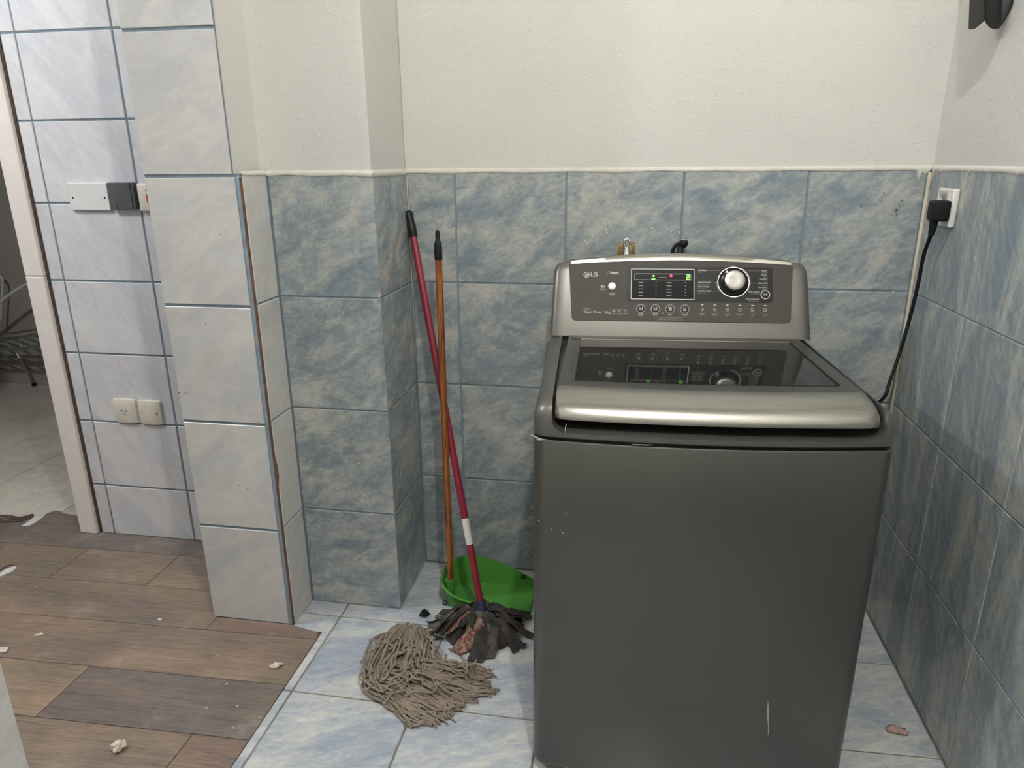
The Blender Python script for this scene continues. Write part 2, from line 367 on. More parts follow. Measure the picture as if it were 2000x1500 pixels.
bm.faces.new(vs_[0]); bm.faces.new(vs_[-1]); finish(bm, 'rust_strip', M['rust_brown'], wall_partition)
# paint lip over the top row of tiles
def paint_lip(parent, origin, u, v, a0, a1, seed, amp=0.004, drop=0.010, drips=()):
    u = Vector(u); v = Vector(v); n = u.cross(v); origin = Vector(origin); rg = random.Random(seed); bm = bmesh.new(); rows = []
    k = max(4, int((a1-a0)/0.006))
    for i in range(k+1):
        s = a0 + (a1-a0)*i/k
        low = -drop*0.5 - amp*(0.5+noise.noise(Vector((s*9+seed, 0, 0)))) - 0.004*max(0, noise.noise(Vector((s*60, seed, 0)))) - rg.uniform(0, 0.001)
        for ds, dl in drips:
            if abs(s-ds) < 0.0035: low -= dl*(1-abs(s-ds)/0.0036)**0.5
        pts = [(-0.001, low), (0.0012, low+0.001), (0.0022, -0.002), (0.0004, 0.003), (-PL-0.001, 0.006)]
        rows.append([bm.verts.new(origin + u*s + v*(ZT+h) + n*d) for d, h in pts])
    for a, b in zip(rows, rows[1:]):
        for i in range(4): bm.faces.new((a[i], b[i], b[i+1], a[i+1]))
    return finish(bm, 'paint_edge', M['paint_lip'], parent, True)
paint_lip(wall_back, (0, YB, 0), (1, 0, 0), (0, 0, 1), -0.617, XR-0.002, 1, drips=((0.672, 0.05), (0.685, 0.02)))
paint_lip(wall_right, (XR, 0, 0), (0, -1, 0), (0, 0, 1), -YB+0.002, -0.6, 5, drips=((-1.892, 0.075), (-1.85, 0.018), (-1.70, 0.012), (-1.5, 0.01)))
paint_lip(wall_pillar, (0, YP, 0), (1, 0, 0), (0, 0, 1), XW, XP+0.002, 9, 0.006)
paint_lip(wall_pillar, (XP, 0, 0), (0, 1, 0), (0, 0, 1), YP, YB, 12, 0.004, 0.02)
paint_lip(wall_partition, (XW, 0, 0), (0, 1, 0), (0, 0, 1), YW+0.004, YP, 15, 0.002, 0.006)

# specks of paint and chips on the tiles
def spots(parent, Y, pp, mat):
    for x, y, r in pp:
        q = at_y(x, y, Y); bm = bmesh.new(); rg_ = random.Random(int(x*7+y))
        prism(bm, [(r*rg_.uniform(.6, 1.2)*math.cos(a), r*1.3*rg_.uniform(.6, 1.2)*math.sin(a)) for a in [k*math.pi/4 for k in range(8)]], -0.0006, 0.0007)
        o = finish(bm, 'spot', mat, parent); o.matrix_local = frame_matrix(q, (1, 0, 0), (0, 0, 1))
spots(wall_back, YB, ((1682, 403, .0022), (1751, 411, .0030), (1752, 419, .0018), (1726, 377, .0020), (1762, 392, .0020), (1757, 402, .0016)), M['gap_brown'])
spots(wall_back, YB, ((1183, 448, .0022), (1186, 454, .0022), (1142, 469, .0020), (1147, 474, .0018), (1274, 446, .0024), (1311, 452, .0020), (1158, 461, .0016), (1327, 454, .0024), (1745, 569, .0026)), M['paint_lip'])
spots(wall_pillar, YP, ((670, 612, .0016), (700, 905, .0024), (708, 976, .0022), (672, 1052, .0016), (770, 1119, .0018)), M['paint_lip'])
spots(wall_partition, YW, ((484, 956, .0018), (468, 948, .0014), (429, 458, .0014), (440, 451, .0014), (402, 632, .0014), (363, 767, .0014), (350, 767, .0016), (362, 848, .0018)), M['gap_brown'])

# kitchen wall left of the partition (same plane), door opening beyond it
LZ = [-0.044, 0.188, 0.4203, 0.6525, 0.8847, 1.117, 1.349, 1.5815, 1.814, 2.046, 2.278]
DX0, DX1, DH = -2.85, -1.862, 2.08
wall_left = wall_box('wall_left', [(DX1, -1.125, YB+0.0025, YB+0.11, -0.02, H), (DX0, DX1, YB+0.0025, YB+0.11, DH, H), (-3.8, DX0, YB+0.0025, YB+0.11, -0.02, H)], [M['grout_dark']])
zz = [0.0] + LZ[1:]
tiles(wall_left, (0, YB, 0), (1, 0, 0), (0, 0, 1), [-1.789, -1.7395, -1.4335, -1.128], zz, 'tile_pale', gap=0.0058)
tiles(wall_left, (0, YB, 0), (1, 0, 0), (0, 0, 1), [-3.77, -3.465, -3.16, DX0-0.07], zz, 'tile_pale', gap=0.004)
# door casing
trim = empty('trim_1', (-1.826, YB, 0)); struct(trim, 'off white painted door casing beside pale kitchen tiles')
zj = at_y(45, 539, YB-0.014).z
bm = bmesh.new(); box(bm, -0.034, 0.030, -0.016, 0.002, 0.004, zj-0.0008, bev=0.003); finish(bm, 'casing_board', M['casing'], trim)
bm = bmesh.new(); box(bm, -0.034, 0.030, -0.016, 0.002, zj+0.0008, 2.12, bev=0.003); finish(bm, 'casing_board', M['casing'], trim)
bm = bmesh.new(); box(bm, 0.030, 0.0365, -0.003, 0.003, 0.0, 2.12); finish(bm, 'casing_gap', M['gap_brown'], trim)
# near wall end at the lower left of the view
wall_near = wall_box('wall_front', [(-1.128, -0.8885, -1.3, 0.7145, -0.02, ZT, 0), (-1.128, -0.8885, -1.3, 0.7145, ZT, H, 1)], [M['grout_dark'], M['plaster']])
tiles(wall_near, (XW, 0, 0), (0, 1, 0), (0, 0, 1), [-1.1, -0.8, -0.5, -0.2, 0.1, 0.4, 0.7187], ROWS, 'tile_cream')
# lintel over the opening between kitchen and laundry, rear and outer walls, ceiling
wall_box('wall_lintel', [(-1.128, -0.892, 0.7145, YW+0.01, 2.3, H)], [M['plaster']])
wall_box('wall_rear', [(-3.94, XR+0.14, -1.44, -1.3, -0.02, H)], [M['white_wall']])
wall_box('wall_outer', [(-3.94, -3.8, -1.44, YB+0.11, -0.02, H)], [M['white_wall']])
ceiling = wall_box('ceiling', [(-5.2, XR+0.14, -1.44, 3.6, H, H+0.1)], [M['white_wall']])
# room beyond the door
YF = 3.425
wall_far = wall_box('wall_far', [(-5.2, -1.2, YF, YF+0.12, -0.02, H)], [M['wall_far']])
wall_box('wall_far_left', [(-5.32, -5.2, YB, YF+0.12, -0.02, H)], [M['wall_far']])
wall_box('wall_far_right', [(-1.2, -1.08, YB+0.11, YF+0.12, -0.02, H)], [M['wall_far']])
bm = bmesh.new(); box(bm, -5.2, -1.2, YF-0.012, YF, 0.0, 0.085, bev=0.003); base = struct(finish(bm, 'baseboard_far', M['base_far']))

# ------------------------------------------------------------------ floors
floor = wall_box('floor', [(-1.13, XR+0.14, -1.44, YB+0.14, -0.08, -0.0025)], [M['grout_floor']])
def gy(x): return 0.0 if x < -0.2 else 0.036*(x+0.2)
fx = [-1.075, -0.775, -0.4655, -0.166, 0.1345, 0.435, XR-0.001]
fy = [1.9075, 1.592, 1.294, 0.996, 0.698, 0.400, 0.10, -0.20, -0.50, -0.80, -1.10]
rg = random.Random(11)
for a, b in zip(fx, fx[1:]):
    for c, d in zip(fy[1:], fy):
        g = 0.0022; q = [(a+g, c+g+gy(a)), (b-g, c+g+gy(b)), (b-g, min(YB, d-g+gy(b))), (a+g, min(YB, d-g+gy(a)))]
        cx_, cy_ = sum(p[0] for p in q)/4, sum(p[1] for p in q)/4
        bm = bmesh.new(); ch = 0.0015
        R0 = [(x-cx_, y-cy_, -0.006) for x, y in q]; R1 = [(x-cx_, y-cy_, -ch) for x, y in q]
        sg = [(1, 1), (-1, 1), (-1, -1), (1, -1)]
        R2 = [(x-cx_+s[0]*ch, y-cy_+s[1]*ch, 0.0) for (x, y), s in zip(q, sg)]
        loft(bm, [R0, R1, R2]); o = finish(bm, 'tile', M['tile_floor'], floor); o.location = (cx_, cy_, rg.uniform(-0.0004, 0.0))
far_floor = wall_box('floor_far', [(-5.2, -1.2, YB-0.05, YF+0.1, -0.08, -0.002)], [M['grout_far']])
fxs = [-2.05-0.432*k for k in range(-1, 6)][::-1]; fys = [1.985, 2.402, 2.822, 3.24, YF]
for a, b in zip(fxs, fxs[1:]):
    for c, d in zip(fys, fys[1:]):
        bm = bmesh.new(); box(bm, -(b-a)/2+.0025, (b-a)/2-.0025, -(d-c)/2+.0025, (d-c)/2-.0025, -0.005, 0, bev=0.0008, seg=1)
        o = finish(bm, 'tile', M['tile_far'], far_floor); o.location = ((a+b)/2, (c+d)/2, 0)
for a, b in zip(fxs, fxs[1:]):   # threshold strip of the same tiling
    bm = bmesh.new(); box(bm, -(b-a)/2+.0025, (b-a)/2-.0025, -0.035, 0.037, -0.005, 0); o = finish(bm, 'tile', M['tile_far'], far_floor); o.location = ((a+b)/2, 1.946, 0)
# wood-print vinyl sheet
vinyl = wall_box('floor_vinyl', [(-3.8, -1.13, -1.3, 1.93, -0.08, 0.0008), (-1.14, -0.797, 0.7, 1.516, -0.004, 0.0008)], [M['vinyl_seam']], 'torn wood-print vinyl flooring')
SL = 0.030
def vy(k, x): return 1.132 + 0.175*k + SL*(x+0.8)
GREYB = (0.205, 0.170, 0.146); BROWN = (0.262, 0.201, 0.156); ORNG = (0.325, 0.245, 0.175); RED = (0.228, 0.170, 0.137); WARM = (0.275, 0.213, 0.160)
XE = -0.797
def plank(pts, col, curl=None):
    cx_ = sum(p[0] for p in pts)/len(pts); cy_ = sum(p[1] for p in pts)/len(pts)
    bm = bmesh.new(); prism(bm, [(x-cx_, y-cy_) for x, y in pts], 0.0, 0.0022, bev=0.0005)
    o = finish(bm, 'plank', M['wood'], vinyl); o.location = (cx_, cy_, 0.0004); o.color = (*col, 1); return o
def row(k, x0, x1, col, g=0.0012):
    plank([(x0+g, vy(k-1, x0)+g), (x1-g, vy(k-1, x1)+g), (x1-g, vy(k, x1)-g), (x0+g, vy(k, x0)-g)], col)
EX = lambda k: XE
row(-4, -3.7, -1.13, GREYB); row(-3, -3.7, -1.13, WARM); row(-2, -2.6, -1.13, BROWN)
for k, spl in {-1: [(-2.4, -1.55, BROWN), (-1.55, XE, GREYB)], 0: [(-2.6, -1.9, GREYB), (-1.9, -0.932, WARM), (-0.932, XE, RED)],
               1: [(-2.9, -2.3, GREYB), (-2.3, -1.326, ORNG), (-1.326, XE, GREYB)], 2: [(-3.2, -2.2, RED), (-2.2, XE, BROWN)]}.items():
    for a, b, c in spl: row(k, a, b, c)
row(3, -3.1, -2.4, ORNG); row(3, -2.4, -1.118, BROWN)
plank([(-1.117, vy(2, -1.117)+.0012), (XE, vy(2, XE)+.0012), (-0.806, 1.512), (-0.878, 1.526), (-0.90, 1.5295), (-1.117, 1.5295)], RED)
row(4, -3.3, -2.05, BROWN); row(4, -2.05, -1.752, WARM); row(4, -1.752, -1.425, BROWN); row(4, -1.425, -1.131, WARM)
torn = [(-2.9, vy(4, -2.9)+.001), (-1.86, vy(4, -1.86)+.001), (-1.13, vy(4, -1.13)+.001), (-1.13, YB-0.001), (-1.862, YB-0.001), (-1.866, 1.992), (-1.93, 1.996), (-1.99, 2.006), (-2.03, 2.011),
        (-2.062, 2.026), (-2.085, 2.020), (-2.092, 1.995), (-2.105, 1.968), (-2.125, 1.945), (-2.16, 1.930), (-2.26, 1.925), (-2.5, 1.935), (-2.9, 1.93)]
plank(torn, GREYB)
def patch(name, pts, mat, parent, z=0.0028, th=0.0008):
    bm = bmesh.new(); prism(bm, pts, z, z+th); return finish(bm, name, mat, parent)
def pxpoly(pp, z=0.0): return [tuple(at_z(x, y, z)[:2]) for x, y in pp]
patch('exposed_underlay', pxpoly([(42, 1029), (66, 1013), (90, 1007), (70, 1022), (58, 1028)]), M['underlay'], vinyl)
patch('exposed_underlay', pxpoly([(-14, 1134), (0, 1121), (14, 1112), (30, 1107), (33, 1110), (25, 1117), (5, 1126)]), M['underlay'], vinyl)
bm = bmesh.new()   # crumpled torn lip
for k in range(3):
    tube(bm, spline([at_z(-20+k*4, 1012+k*5) + Vector((0, 0, 0.004)), at_z(15, 1013+k*4) + Vector((0, 0, 0.012-k*.002)), at_z(40, 1014+k*3) + Vector((0, 0, 0.006)), at_z(66, 1006+k*2) + Vector((0, 0, 0.004))], 6), [0.004]*18 + [0.002], 6, flat=0.5)
finish(bm, 'torn_edge', M['gap_brown'], vinyl, True)
bm = bmesh.new()
tube(bm, spline([at_z(-12, 1126) + Vector((0, 0, .003)), at_z(8, 1111) + Vector((0, 0, .004)), at_z(20, 1106) + Vector((0, 0, .004)), at_z(34, 1107) + Vector((0, 0, .003))], 5), 0.0018, 5)
finish(bm, 'torn_edge', M['vinyl_seam'], vinyl, True)

# ------------------------------------------------------------------ lamps the rooms have
def bulb(name, loc, power, col, label, r=0.03):
    t = empty(name, loc); tag(t, label, 'lamp')
    bm = bmesh.new(); bmesh.ops.create_uvsphere(bm, u_segments=20, v_segments=12, radius=r)
    area = 4*math.pi*r*r; o = finish(bm, 'globe_offscreen', emit(name+'_glow', col, power/(math.pi*area)), t, True)
    bm = bmesh.new(); lathe(bm, [(0.018, r*0.8), (0.02, r+0.05), (0.045, r+0.055), (0.05, H-loc[2]-0.002)], 20); finish(bm, 'holder', M['white_plastic'], t, True, 40)
    return t
bulb('ceiling_lamp_laundry_offscreen', LAMP_LAUNDRY, POWER_LAUNDRY*0.025, (1.0, 0.975, 0.92), 'bare globe lamp on the laundry ceiling')
bulb('ceiling_lamp_kitchen_offscreen', LAMP_KITCHEN, POWER_KITCHEN*0.025, (0.93, 0.95, 1.0), 'bare globe lamp on the kitchen ceiling')

# ------------------------------------------------------------------ washing machine
WX, WY, WR = 0.1531, 1.2388, 0.0638
HW, BOW, DEP = 0.3265, 0.0235, 0.622
washer = tag(empty('washing_machine', (WX, WY, 0), WR), 'graphite grey top-loading washing machine with steel lid handle and control console', 'washing machine')
def plan(inset=0.0, r=0.028, hw=HW, dep=DEP, n=22):
    pts = []; h = hw-inset; rr = max(r-inset*0.4, 0.006)
    fy_ = lambda x: -BOW*(1-(x/HW)**2) + inset
    c = (h-rr, fy_(h-rr)+rr)
    for k in range(n+1):
        x = -(h-rr) + 2*(h-rr)*k/n; pts.append((x, fy_(x)))
    for k in range(1, 8):
        a = -math.pi/2 + math.pi/2*k/8; pts.append((c[0]+rr*math.cos(a), c[1]+rr*math.sin(a)))
    pts += [(h, c[1]), (h, (dep-inset)*0.5), (h, dep-inset-0.01), (h-0.01, dep-inset), (-h+0.01, dep-inset), (-h, dep-inset-0.01), (-h, (dep-inset)*0.5), (-h, c[1])]
    for k in range(1, 8):
        a = math.pi + math.pi/2*k/8; pts.append((-c[0]+rr*math.cos(a), c[1]+rr*math.sin(a)))
    return pts
def stack(bm, levels, mi=0): loft(bm, [[(x, y, z) for x, y in plan(i)] for z, i in levels], mi=mi)
ZS = 0.7285
bm = bmesh.new(); stack(bm, [(-0.052, 0.014), (-0.047, 0.005), (-0.036, 0.0), (0.3, 0.0), (0.55, 0.0), (ZS-0.006, 0.0), (ZS-0.003, 0.002)]); cab = finish(bm, 'cabinet', M['body'], washer, True, 35)
bm = bmesh.new(); stack(bm, [(ZS-0.004, 0.016), (ZS+0.004, 0.016)]); finish(bm, 'seam', M['body'], washer)
bm = bmesh.new(); stack(bm, [(-0.060, 0.03), (-0.046, 0.02)]); finish(bm, 'plinth', M['black_plastic'], washer)
for sx in (-1, 1):
    for yy in (0.05, 0.56):
        bm = bmesh.new(); lathe(bm, [(0.022, 0), (0.024, 0.006), (0.016, 0.010), (0.012, 0.016)], 16, Matrix.Translation((sx*0.26, yy, -0.0662))); finish(bm, 'foot', M['black_rubber'], washer, True, 40)
# top cover with the lid cut-out
CX0, CX1 = -0.291, 0.303
bm = bmesh.new(); stack(bm, [(ZS+0.003, 0.003), (ZS+0.006, 0.0), (0.762, 0.0), (0.778, 0.003), (0.789, 0.009), (0.796, 0.018), (0.800, 0.032), (0.801, 0.045)])
cover = finish(bm, 'top_cover', M['cover'], washer, True, 50)
def rounded_cut():
    bm = bmesh.new(); R = 0.026; zb = 0.7435
    sec = []
    for k in range(7):
        a = math.pi + math.pi/2*k/6; sec.append((CX0+R+R*math.cos(a), zb+R+R*math.sin(a)))
    for k in range(7):
        a = 1.5*math.pi + math.pi/2*k/6; sec.append((CX1-R+R*math.cos(a), zb+R+R*math.sin(a)))
    sec += [(CX1, 0.86), (CX0, 0.86)]
    loft(bm, [[(x, y, z) for x, z in sec] for y in (-0.1, 0.535)])
    return finish(bm, 'cutter', M['gap'], washer)
cut = rounded_cut()
bo = cover.modifiers.new('cut', 'BOOLEAN'); bo.operation = 'DIFFERENCE'; bo.object = cut; bo.solver = 'EXACT'
dg = bpy.context.evaluated_depsgraph_get()
me2 = bpy.data.meshes.new_from_object(cover.evaluated_get(dg)); cover.modifiers.clear(); cover.data = me2
bpy.data.objects.remove(cut)
try: me2.set_sharp_from_angle(angle=math.radians(40))
except Exception: pass
bm = bmesh.new(); box(bm, CX0+0.0005, CX1-0.0005, 0.11, 0.53, 0.7437, 0.776); finish(bm, 'lid_recess', M['lidgrey'], washer)
# lid
LX0, LX1 = -0.2865, 0.2985
def lid_front(x, y0=0.100, b=0.016): return y0 - b*(1-((x-0.006)/0.3)**2)
bm = bmesh.new(); pts = [(LX0+(LX1-LX0)*k/20, lid_front(LX0+(LX1-LX0)*k/20)) for k in range(21)] + [(LX1-0.008, 0.528), (LX0+0.012, 0.528)]
prism(bm, pts, 0.782, 0.8015, bev=0.0025); lid = finish(bm, 'lid', M['lidgrey'], washer)
bm = bmesh.new(); prism(bm, [(-0.252, 0.137)] + [(-0.252+0.51*k/12, 0.137-0.010*(1-((k-6)/6)**2)) for k in range(1, 12)] + [(0.258, 0.137), (0.254, 0.478), (-0.243, 0.478)], 0.8005, 0.8024, bev=0.0006); finish(bm, 'lid_glass', M['lid_glass'], lid)
bm = bmesh.new(); tube(bm, [(0.2625, 0.14, 0.8018), (0.2585, 0.478, 0.8018)], 0.0022, 6); finish(bm, 'glass_seal', M['black_rubber'], lid)
bm = bmesh.new(); tube(bm, [(-0.245, 0.481, 0.8025), (0.256, 0.481, 0.8025)], 0.0016, 6); finish(bm, 'glass_trim', M['rim'], lid)
bm = bmesh.new(); tube(bm, [(-0.2555, 0.14, 0.8022), (-0.2455, 0.478, 0.8022)], 0.0011, 6); finish(bm, 'glass_trim', M['console'], lid)
bm = bmesh.new(); box(bm, LX0+0.02, LX1-0.02, 0.488, 0.512, 0.7995, 0.8045, bev=0.002); finish(bm, 'hinge_bar', M['lidgrey'], lid)
# steel handle: lofted across x, profile rolls over the front edge
bm = bmesh.new(); rings = []
prof = [(0.004, 0.7985), (0.0, 0.8022), (-0.006, 0.8030), (-0.030, 0.8002), (-0.052, 0.7965), (-0.068, 0.7915), (-0.0775, 0.7865), (-0.0845, 0.7805), (-0.0895, 0.7730), (-0.0930, 0.7665), (-0.0925, 0.7640), (-0.088, 0.7650), (-0.078, 0.772), (-0.06, 0.783), (-0.03, 0.791)]
X0, X1 = LX0+0.001, LX1-0.001
st = [0, 0.003, 0.008, 0.016, 0.03] + [0.03+0.535*k/20 for k in range(1, 20)] + [0.565-0.011, 0.565+0.002]
st = [X0 + s for s in [0, 0.002, 0.006, 0.012, 0.022]] + [X0+0.022 + (X1-X0-0.044)*k/24 for k in range(1, 24)] + [X1 - s for s in [0.022, 0.012, 0.006, 0.002, 0]]
for x in st:
    e = min(x-X0, X1-x); q = 1 - (1-min(1, e/0.022))**2; sc = 0.86 + 0.14*math.sqrt(max(q, 0))
    zc = 0.783; rings.append([(x, lid_front(x) + 0.002 + d*(0.94+0.06*q), zc + (z-zc)*sc) for d, z in prof])
loft(bm, rings); finish(bm, 'lid_handle', M['steel'], lid, True, 45)
# console
TILT = math.radians(25); CB = Vector((0, 0.522, 0.8005)); VV = Vector((0, math.sin(TILT), math.cos(TILT))); NN = Vector((0, -math.cos(TILT), math.sin(TILT)))
V0 = (0.8115-0.8005)/math.cos(TILT)
def cp(u, v, n=0.0): return CB + Vector((u, 0, 0)) + VV*(v+V0) + NN*n
def topv(x): return 0.2085 - 0.0235*(x/0.315)**2
bm = bmesh.new(); rings = []
for x in [-0.3225, -0.3215, -0.318, -0.311, -0.303] + [-0.29+0.58*k/24 for k in range(25)] + [0.303, 0.311, 0.318, 0.3215, 0.3225]:
    e = min(1, (0.3225-abs(x))/0.0195); q = math.sqrt(max(0, 1-(1-e)**2)); tv = topv(x) - 0.020*(1-q); ins = -0.016*(1-q)
    slant = 1.0 - 0.010*0
    r = []
    for v, n in ((-V0, 0), (0.02, 0.001), (tv*0.5, 0.0015), (tv-0.028, 0.001), (tv-0.012, -0.001), (tv-0.003, -0.008), (tv, -0.018)):
        p = cp(x*(1-0.018*max(0, v)/0.2), v, n+ins); r.append(tuple(p))
    top = r[-1]; r.append((top[0], DEP-0.006, top[2]-0.002)); r.append((top[0], DEP, top[2]-0.012)); r.append((x, DEP, 0.8005)); rings.append(r)
loft(bm, rings); con = finish(bm, 'console', M['console'], washer, True, 35)
CM = frame_matrix(cp(0, 0), (1, 0, 0), VV)     # u along x, v up the console face, normal outwards
def onpanel(bm, name, mat, parent, smooth=False, angle=None):
    for v in bm.verts: v.co = CM @ v.co
    return finish(bm, name, mat, parent, smooth, angle)
def rrect(u0, u1, v0, v1, r, n=5, top=None):
    pts = []
    for cx_, cy_, a0 in ((u1-r, v0+r, -90), (u1-r, v1-r, 0), (u0+r, v1-r, 90), (u0+r, v0+r, 180)):
        for k in range(n+1):
            a = math.radians(a0+90*k/n); pts.append((cx_+r*math.cos(a), cy_+r*math.sin(a)))
    return pts
bm = bmesh.new(); pts = rrect(-0.269, 0.272, 0.028, 0.10, 0.011)[:6] + [(0.279-0.558*k/20, 0.1865-0.0115*(1-2*k/20)**2) for k in range(21)] + rrect(-0.269, 0.272, 0.028, 0.10, 0.011)[18:]
prism(bm, pts, 0.0008, 0.0030, bev=0.0006); panel = onpanel(bm, 'control_panel', M['panel'], con)
bm = bmesh.new()   # steel rim above the panel, following the arch
rings = []
for k in range(29):
    x = -0.2785+0.557*k/28; t0 = 0.1870-0.0115*(x/0.279)**2; tv = topv(x)+0.001; r = []
    for v, n in ((t0, 0.001), (t0, 0.0038), ((t0+tv)/2, 0.0036), (tv-0.007, 0.0012), (tv-0.001, -0.006), (tv+0.001, -0.018), (tv+0.001, -0.022), (tv-0.006, -0.022)): r.append(tuple(cp(x*(1-0.018*v/0.2), v, n)))
    rings.append(r)
loft(bm, rings); finish(bm, 'top_rim', M['rim'], con, True, 40)
# panel details
Z1 = 0.0030
bm = bmesh.new(); prism(bm, rrect(-0.1290, 0.229, 0.0795, 0.1695, 0.007), Z1-0.0005, Z1+0.0012, bev=0.0005); dark = onpanel(bm, 'dial_field', M['panel_dark'], con)
bm = bmesh.new(); prism(bm, rrect(-0.119, 0.036, 0.085, 0.162, 0.003), Z1, Z1+0.0022, bev=0.0004); disp = onpanel(bm, 'display', M['black_glass'], con)
def frame(bm, u0, u1, v0, v1, t, z0, z1):
    for a in ((u0, u1, v0, v0+t), (u0, u1, v1-t, v1), (u0, u0+t, v0, v1), (u1-t, u1, v0, v1)): box(bm, *a, z0, z1)
bm = bmesh.new(); frame(bm, -0.1205, 0.0375, 0.0835, 0.1635, 0.0018, Z1, Z1+0.003); onpanel(bm, 'display_frame', M['print'], disp)
bm = bmesh.new(); frame(bm, -0.1115, 0.0290, 0.1345, 0.1510, 0.0009, Z1+0.002, Z1+0.0026); onpanel(bm, 'display_frame', M['print'], disp)
def text(txt, u, v, size, mat, name, parent, align='CENTER', z=Z1, shear=0.0, sx=1.0, bold=0.0):
    cu = bpy.data.curves.new('t', 'FONT'); cu.body = txt; cu.size = size; cu.align_x = align; cu.align_y = 'CENTER'; cu.extrude = 0.00015; cu.offset = bold; cu.shear = shear; cu.resolution_u = 3
    ob = bpy.data.objects.new('t', cu); COL.objects.link(ob)
    me = bpy.data.meshes.new_from_object(ob.evaluated_get(bpy.context.evaluated_depsgraph_get())); bpy.data.objects.remove(ob)
    for vv in me.vertices: vv.co = CM @ Vector((vv.co.x*sx+u, vv.co.y+v, vv.co.z+z+0.0002))
    me.name = name; me.materials.clear(); me.materials.append(mat)
    o = bpy.data.objects.new(name, me); COL.objects.link(o); o.parent = parent; return o
def ring(bm, u, v, r0, r1, z0, z1, n=28, a0=0, a1=360):
    full = a1-a0 >= 360; k = n if full else max(4, int(n*(a1-a0)/360)); rows = []
    for i in range(k + (0 if full else 1)):
        a = math.radians(a0+(a1-a0)*i/k); c, s = math.cos(a), math.sin(a)
        rows.append([(u+r0*c, v+r0*s, z0), (u+r1*c, v+r1*s, z0), (u+r1*c, v+r1*s, z1), (u+r0*c, v+r0*s, z1)])
    if full: rows.append(rows[0]); 
    loft(bm, rows, True, not full)
    bmesh.ops.remove_doubles(bm, verts=bm.verts, dist=1e-6)
def bar(bm, u0, u1, v0, v1, z=Z1): box(bm, u0, u1, v0, v1, z-0.0002, z+0.0003)
ZD = Z1+0.0012
# dial
DU, DV = 0.1335, 0.1305
bm = bmesh.new(); ring(bm, DU, DV, 0.0375, 0.0392, ZD-0.001, ZD+0.0012, 40); onpanel(bm, 'dial_ring', M['chrome'], dark)
bm = bmesh.new(); lathe(bm, [(0.037, ZD), (0.034, ZD+0.0015), (0.030, ZD+0.003)], 40, Matrix.Translation((DU, DV, 0))); onpanel(bm, 'dial_well', M['black_glass'], dark, True, 30)
bm = bmesh.new(); lathe(bm, [(0.0285, ZD), (0.0275, ZD+0.008), (0.0262, ZD+0.018), (0.0245, ZD+0.0205), (0.020, ZD+0.0215), (0.012, ZD+0.0210)], 40, Matrix.Translation((DU, DV, 0))); kn = onpanel(bm, 'dial', M['knob'], dark, True, 40)
bm = bmesh.new(); a = math.radians(128); prism(bm, [(DU+0.0285*math.cos(a+d)*s, DV+0.0285*math.sin(a+d)*s) for d, s in ((-0.09, 0.93), (0.09, 0.93), (0.09, 1.14), (-0.09, 1.14))], ZD+0.004, ZD+0.012); onpanel(bm, 'dial_pointer', M['print'], kn)
bm = bmesh.new(); ring(bm, DU, DV, 0.0410, 0.0416, ZD-0.0002, ZD+0.0004, 60, -35, 60); onpanel(bm, 'dial_arc', M['print'], dark)
bm = bmesh.new(); ring(bm, DU, DV, 0.0410, 0.0416, ZD-0.0002, ZD+0.0004, 60, 178, 215); onpanel(bm, 'dial_arc', M['print'], dark)
for txt, v, bold in (('NORMAL', 0.1605, 0.0001), ('HEAVY RINSE', 0.129, 0.00005), ('EASY WASH', 0.118, 0.00005), ('QUICK WASH', 0.107, 0.00005)):
    text(txt, 0.0465, v, 0.0052, M['print'], 'lettering', dark, 'LEFT', ZD, bold=bold)
for txt, v in (('SILENT', 0.1605), ('SPORT', 0.1498), ('TOWELS', 0.139), ('DELICATE', 0.1283), ('FAVORITE', 0.1175)):
    text(txt, 0.2165, v, 0.0052, M['print'], 'lettering', dark, 'RIGHT', ZD)
text('TUB CLEAN', 0.196, 0.1065, 0.0052, M['print'], 'lettering', dark, 'RIGHT', ZD); text('START/PAUSE', 0.196, 0.0865, 0.0054, M['print'], 'lettering', dark, 'RIGHT', ZD)
def squiggle(parent, u0, u1, v, z, seed, amp=0.0011, mat='print_dim'):
    rg_ = random.Random(seed); bm = bmesh.new(); u = u0
    while u < u1-0.001:
        L = min(rg_.uniform(0.003, 0.007), u1-u); k = 7
        tube(bm, [(u+L*i/k, v + amp*math.sin(i*1.3+seed)*rg_.uniform(.4, 1), z+0.0002) for i in range(k+1)], 0.00035, 4); u += L+0.0012
    return onpanel(bm, 'script_lettering', M[mat], parent)
for i, (u0, u1, v) in enumerate(((0.0465, 0.056, 0.1555), (0.0465, 0.072, 0.1237), (0.0465, 0.069, 0.1127), (0.0465, 0.070, 0.1017), (0.203, 0.2165, 0.1555), (0.205, 0.2165, 0.1448), (0.203, 0.2165, 0.134), (0.203, 0.2165, 0.1233), (0.203, 0.2165, 0.1125), (0.176, 0.196, 0.1015), (0.171, 0.194, 0.0822))): squiggle(dark, u0, u1, v, ZD, i)
bm = bmesh.new()
for u0, u1, v in ((0.070, 0.102, 0.1605), (0.085, 0.093, 0.129), (0.080, 0.094, 0.107), (0.168, 0.196, 0.1605), (0.176, 0.188, 0.1283)): bar(bm, u0, u1, v-0.00025, v+0.00025, ZD)
onpanel(bm, 'guide_line', M['print_dim'], dark)['kind'] = 'stuff'
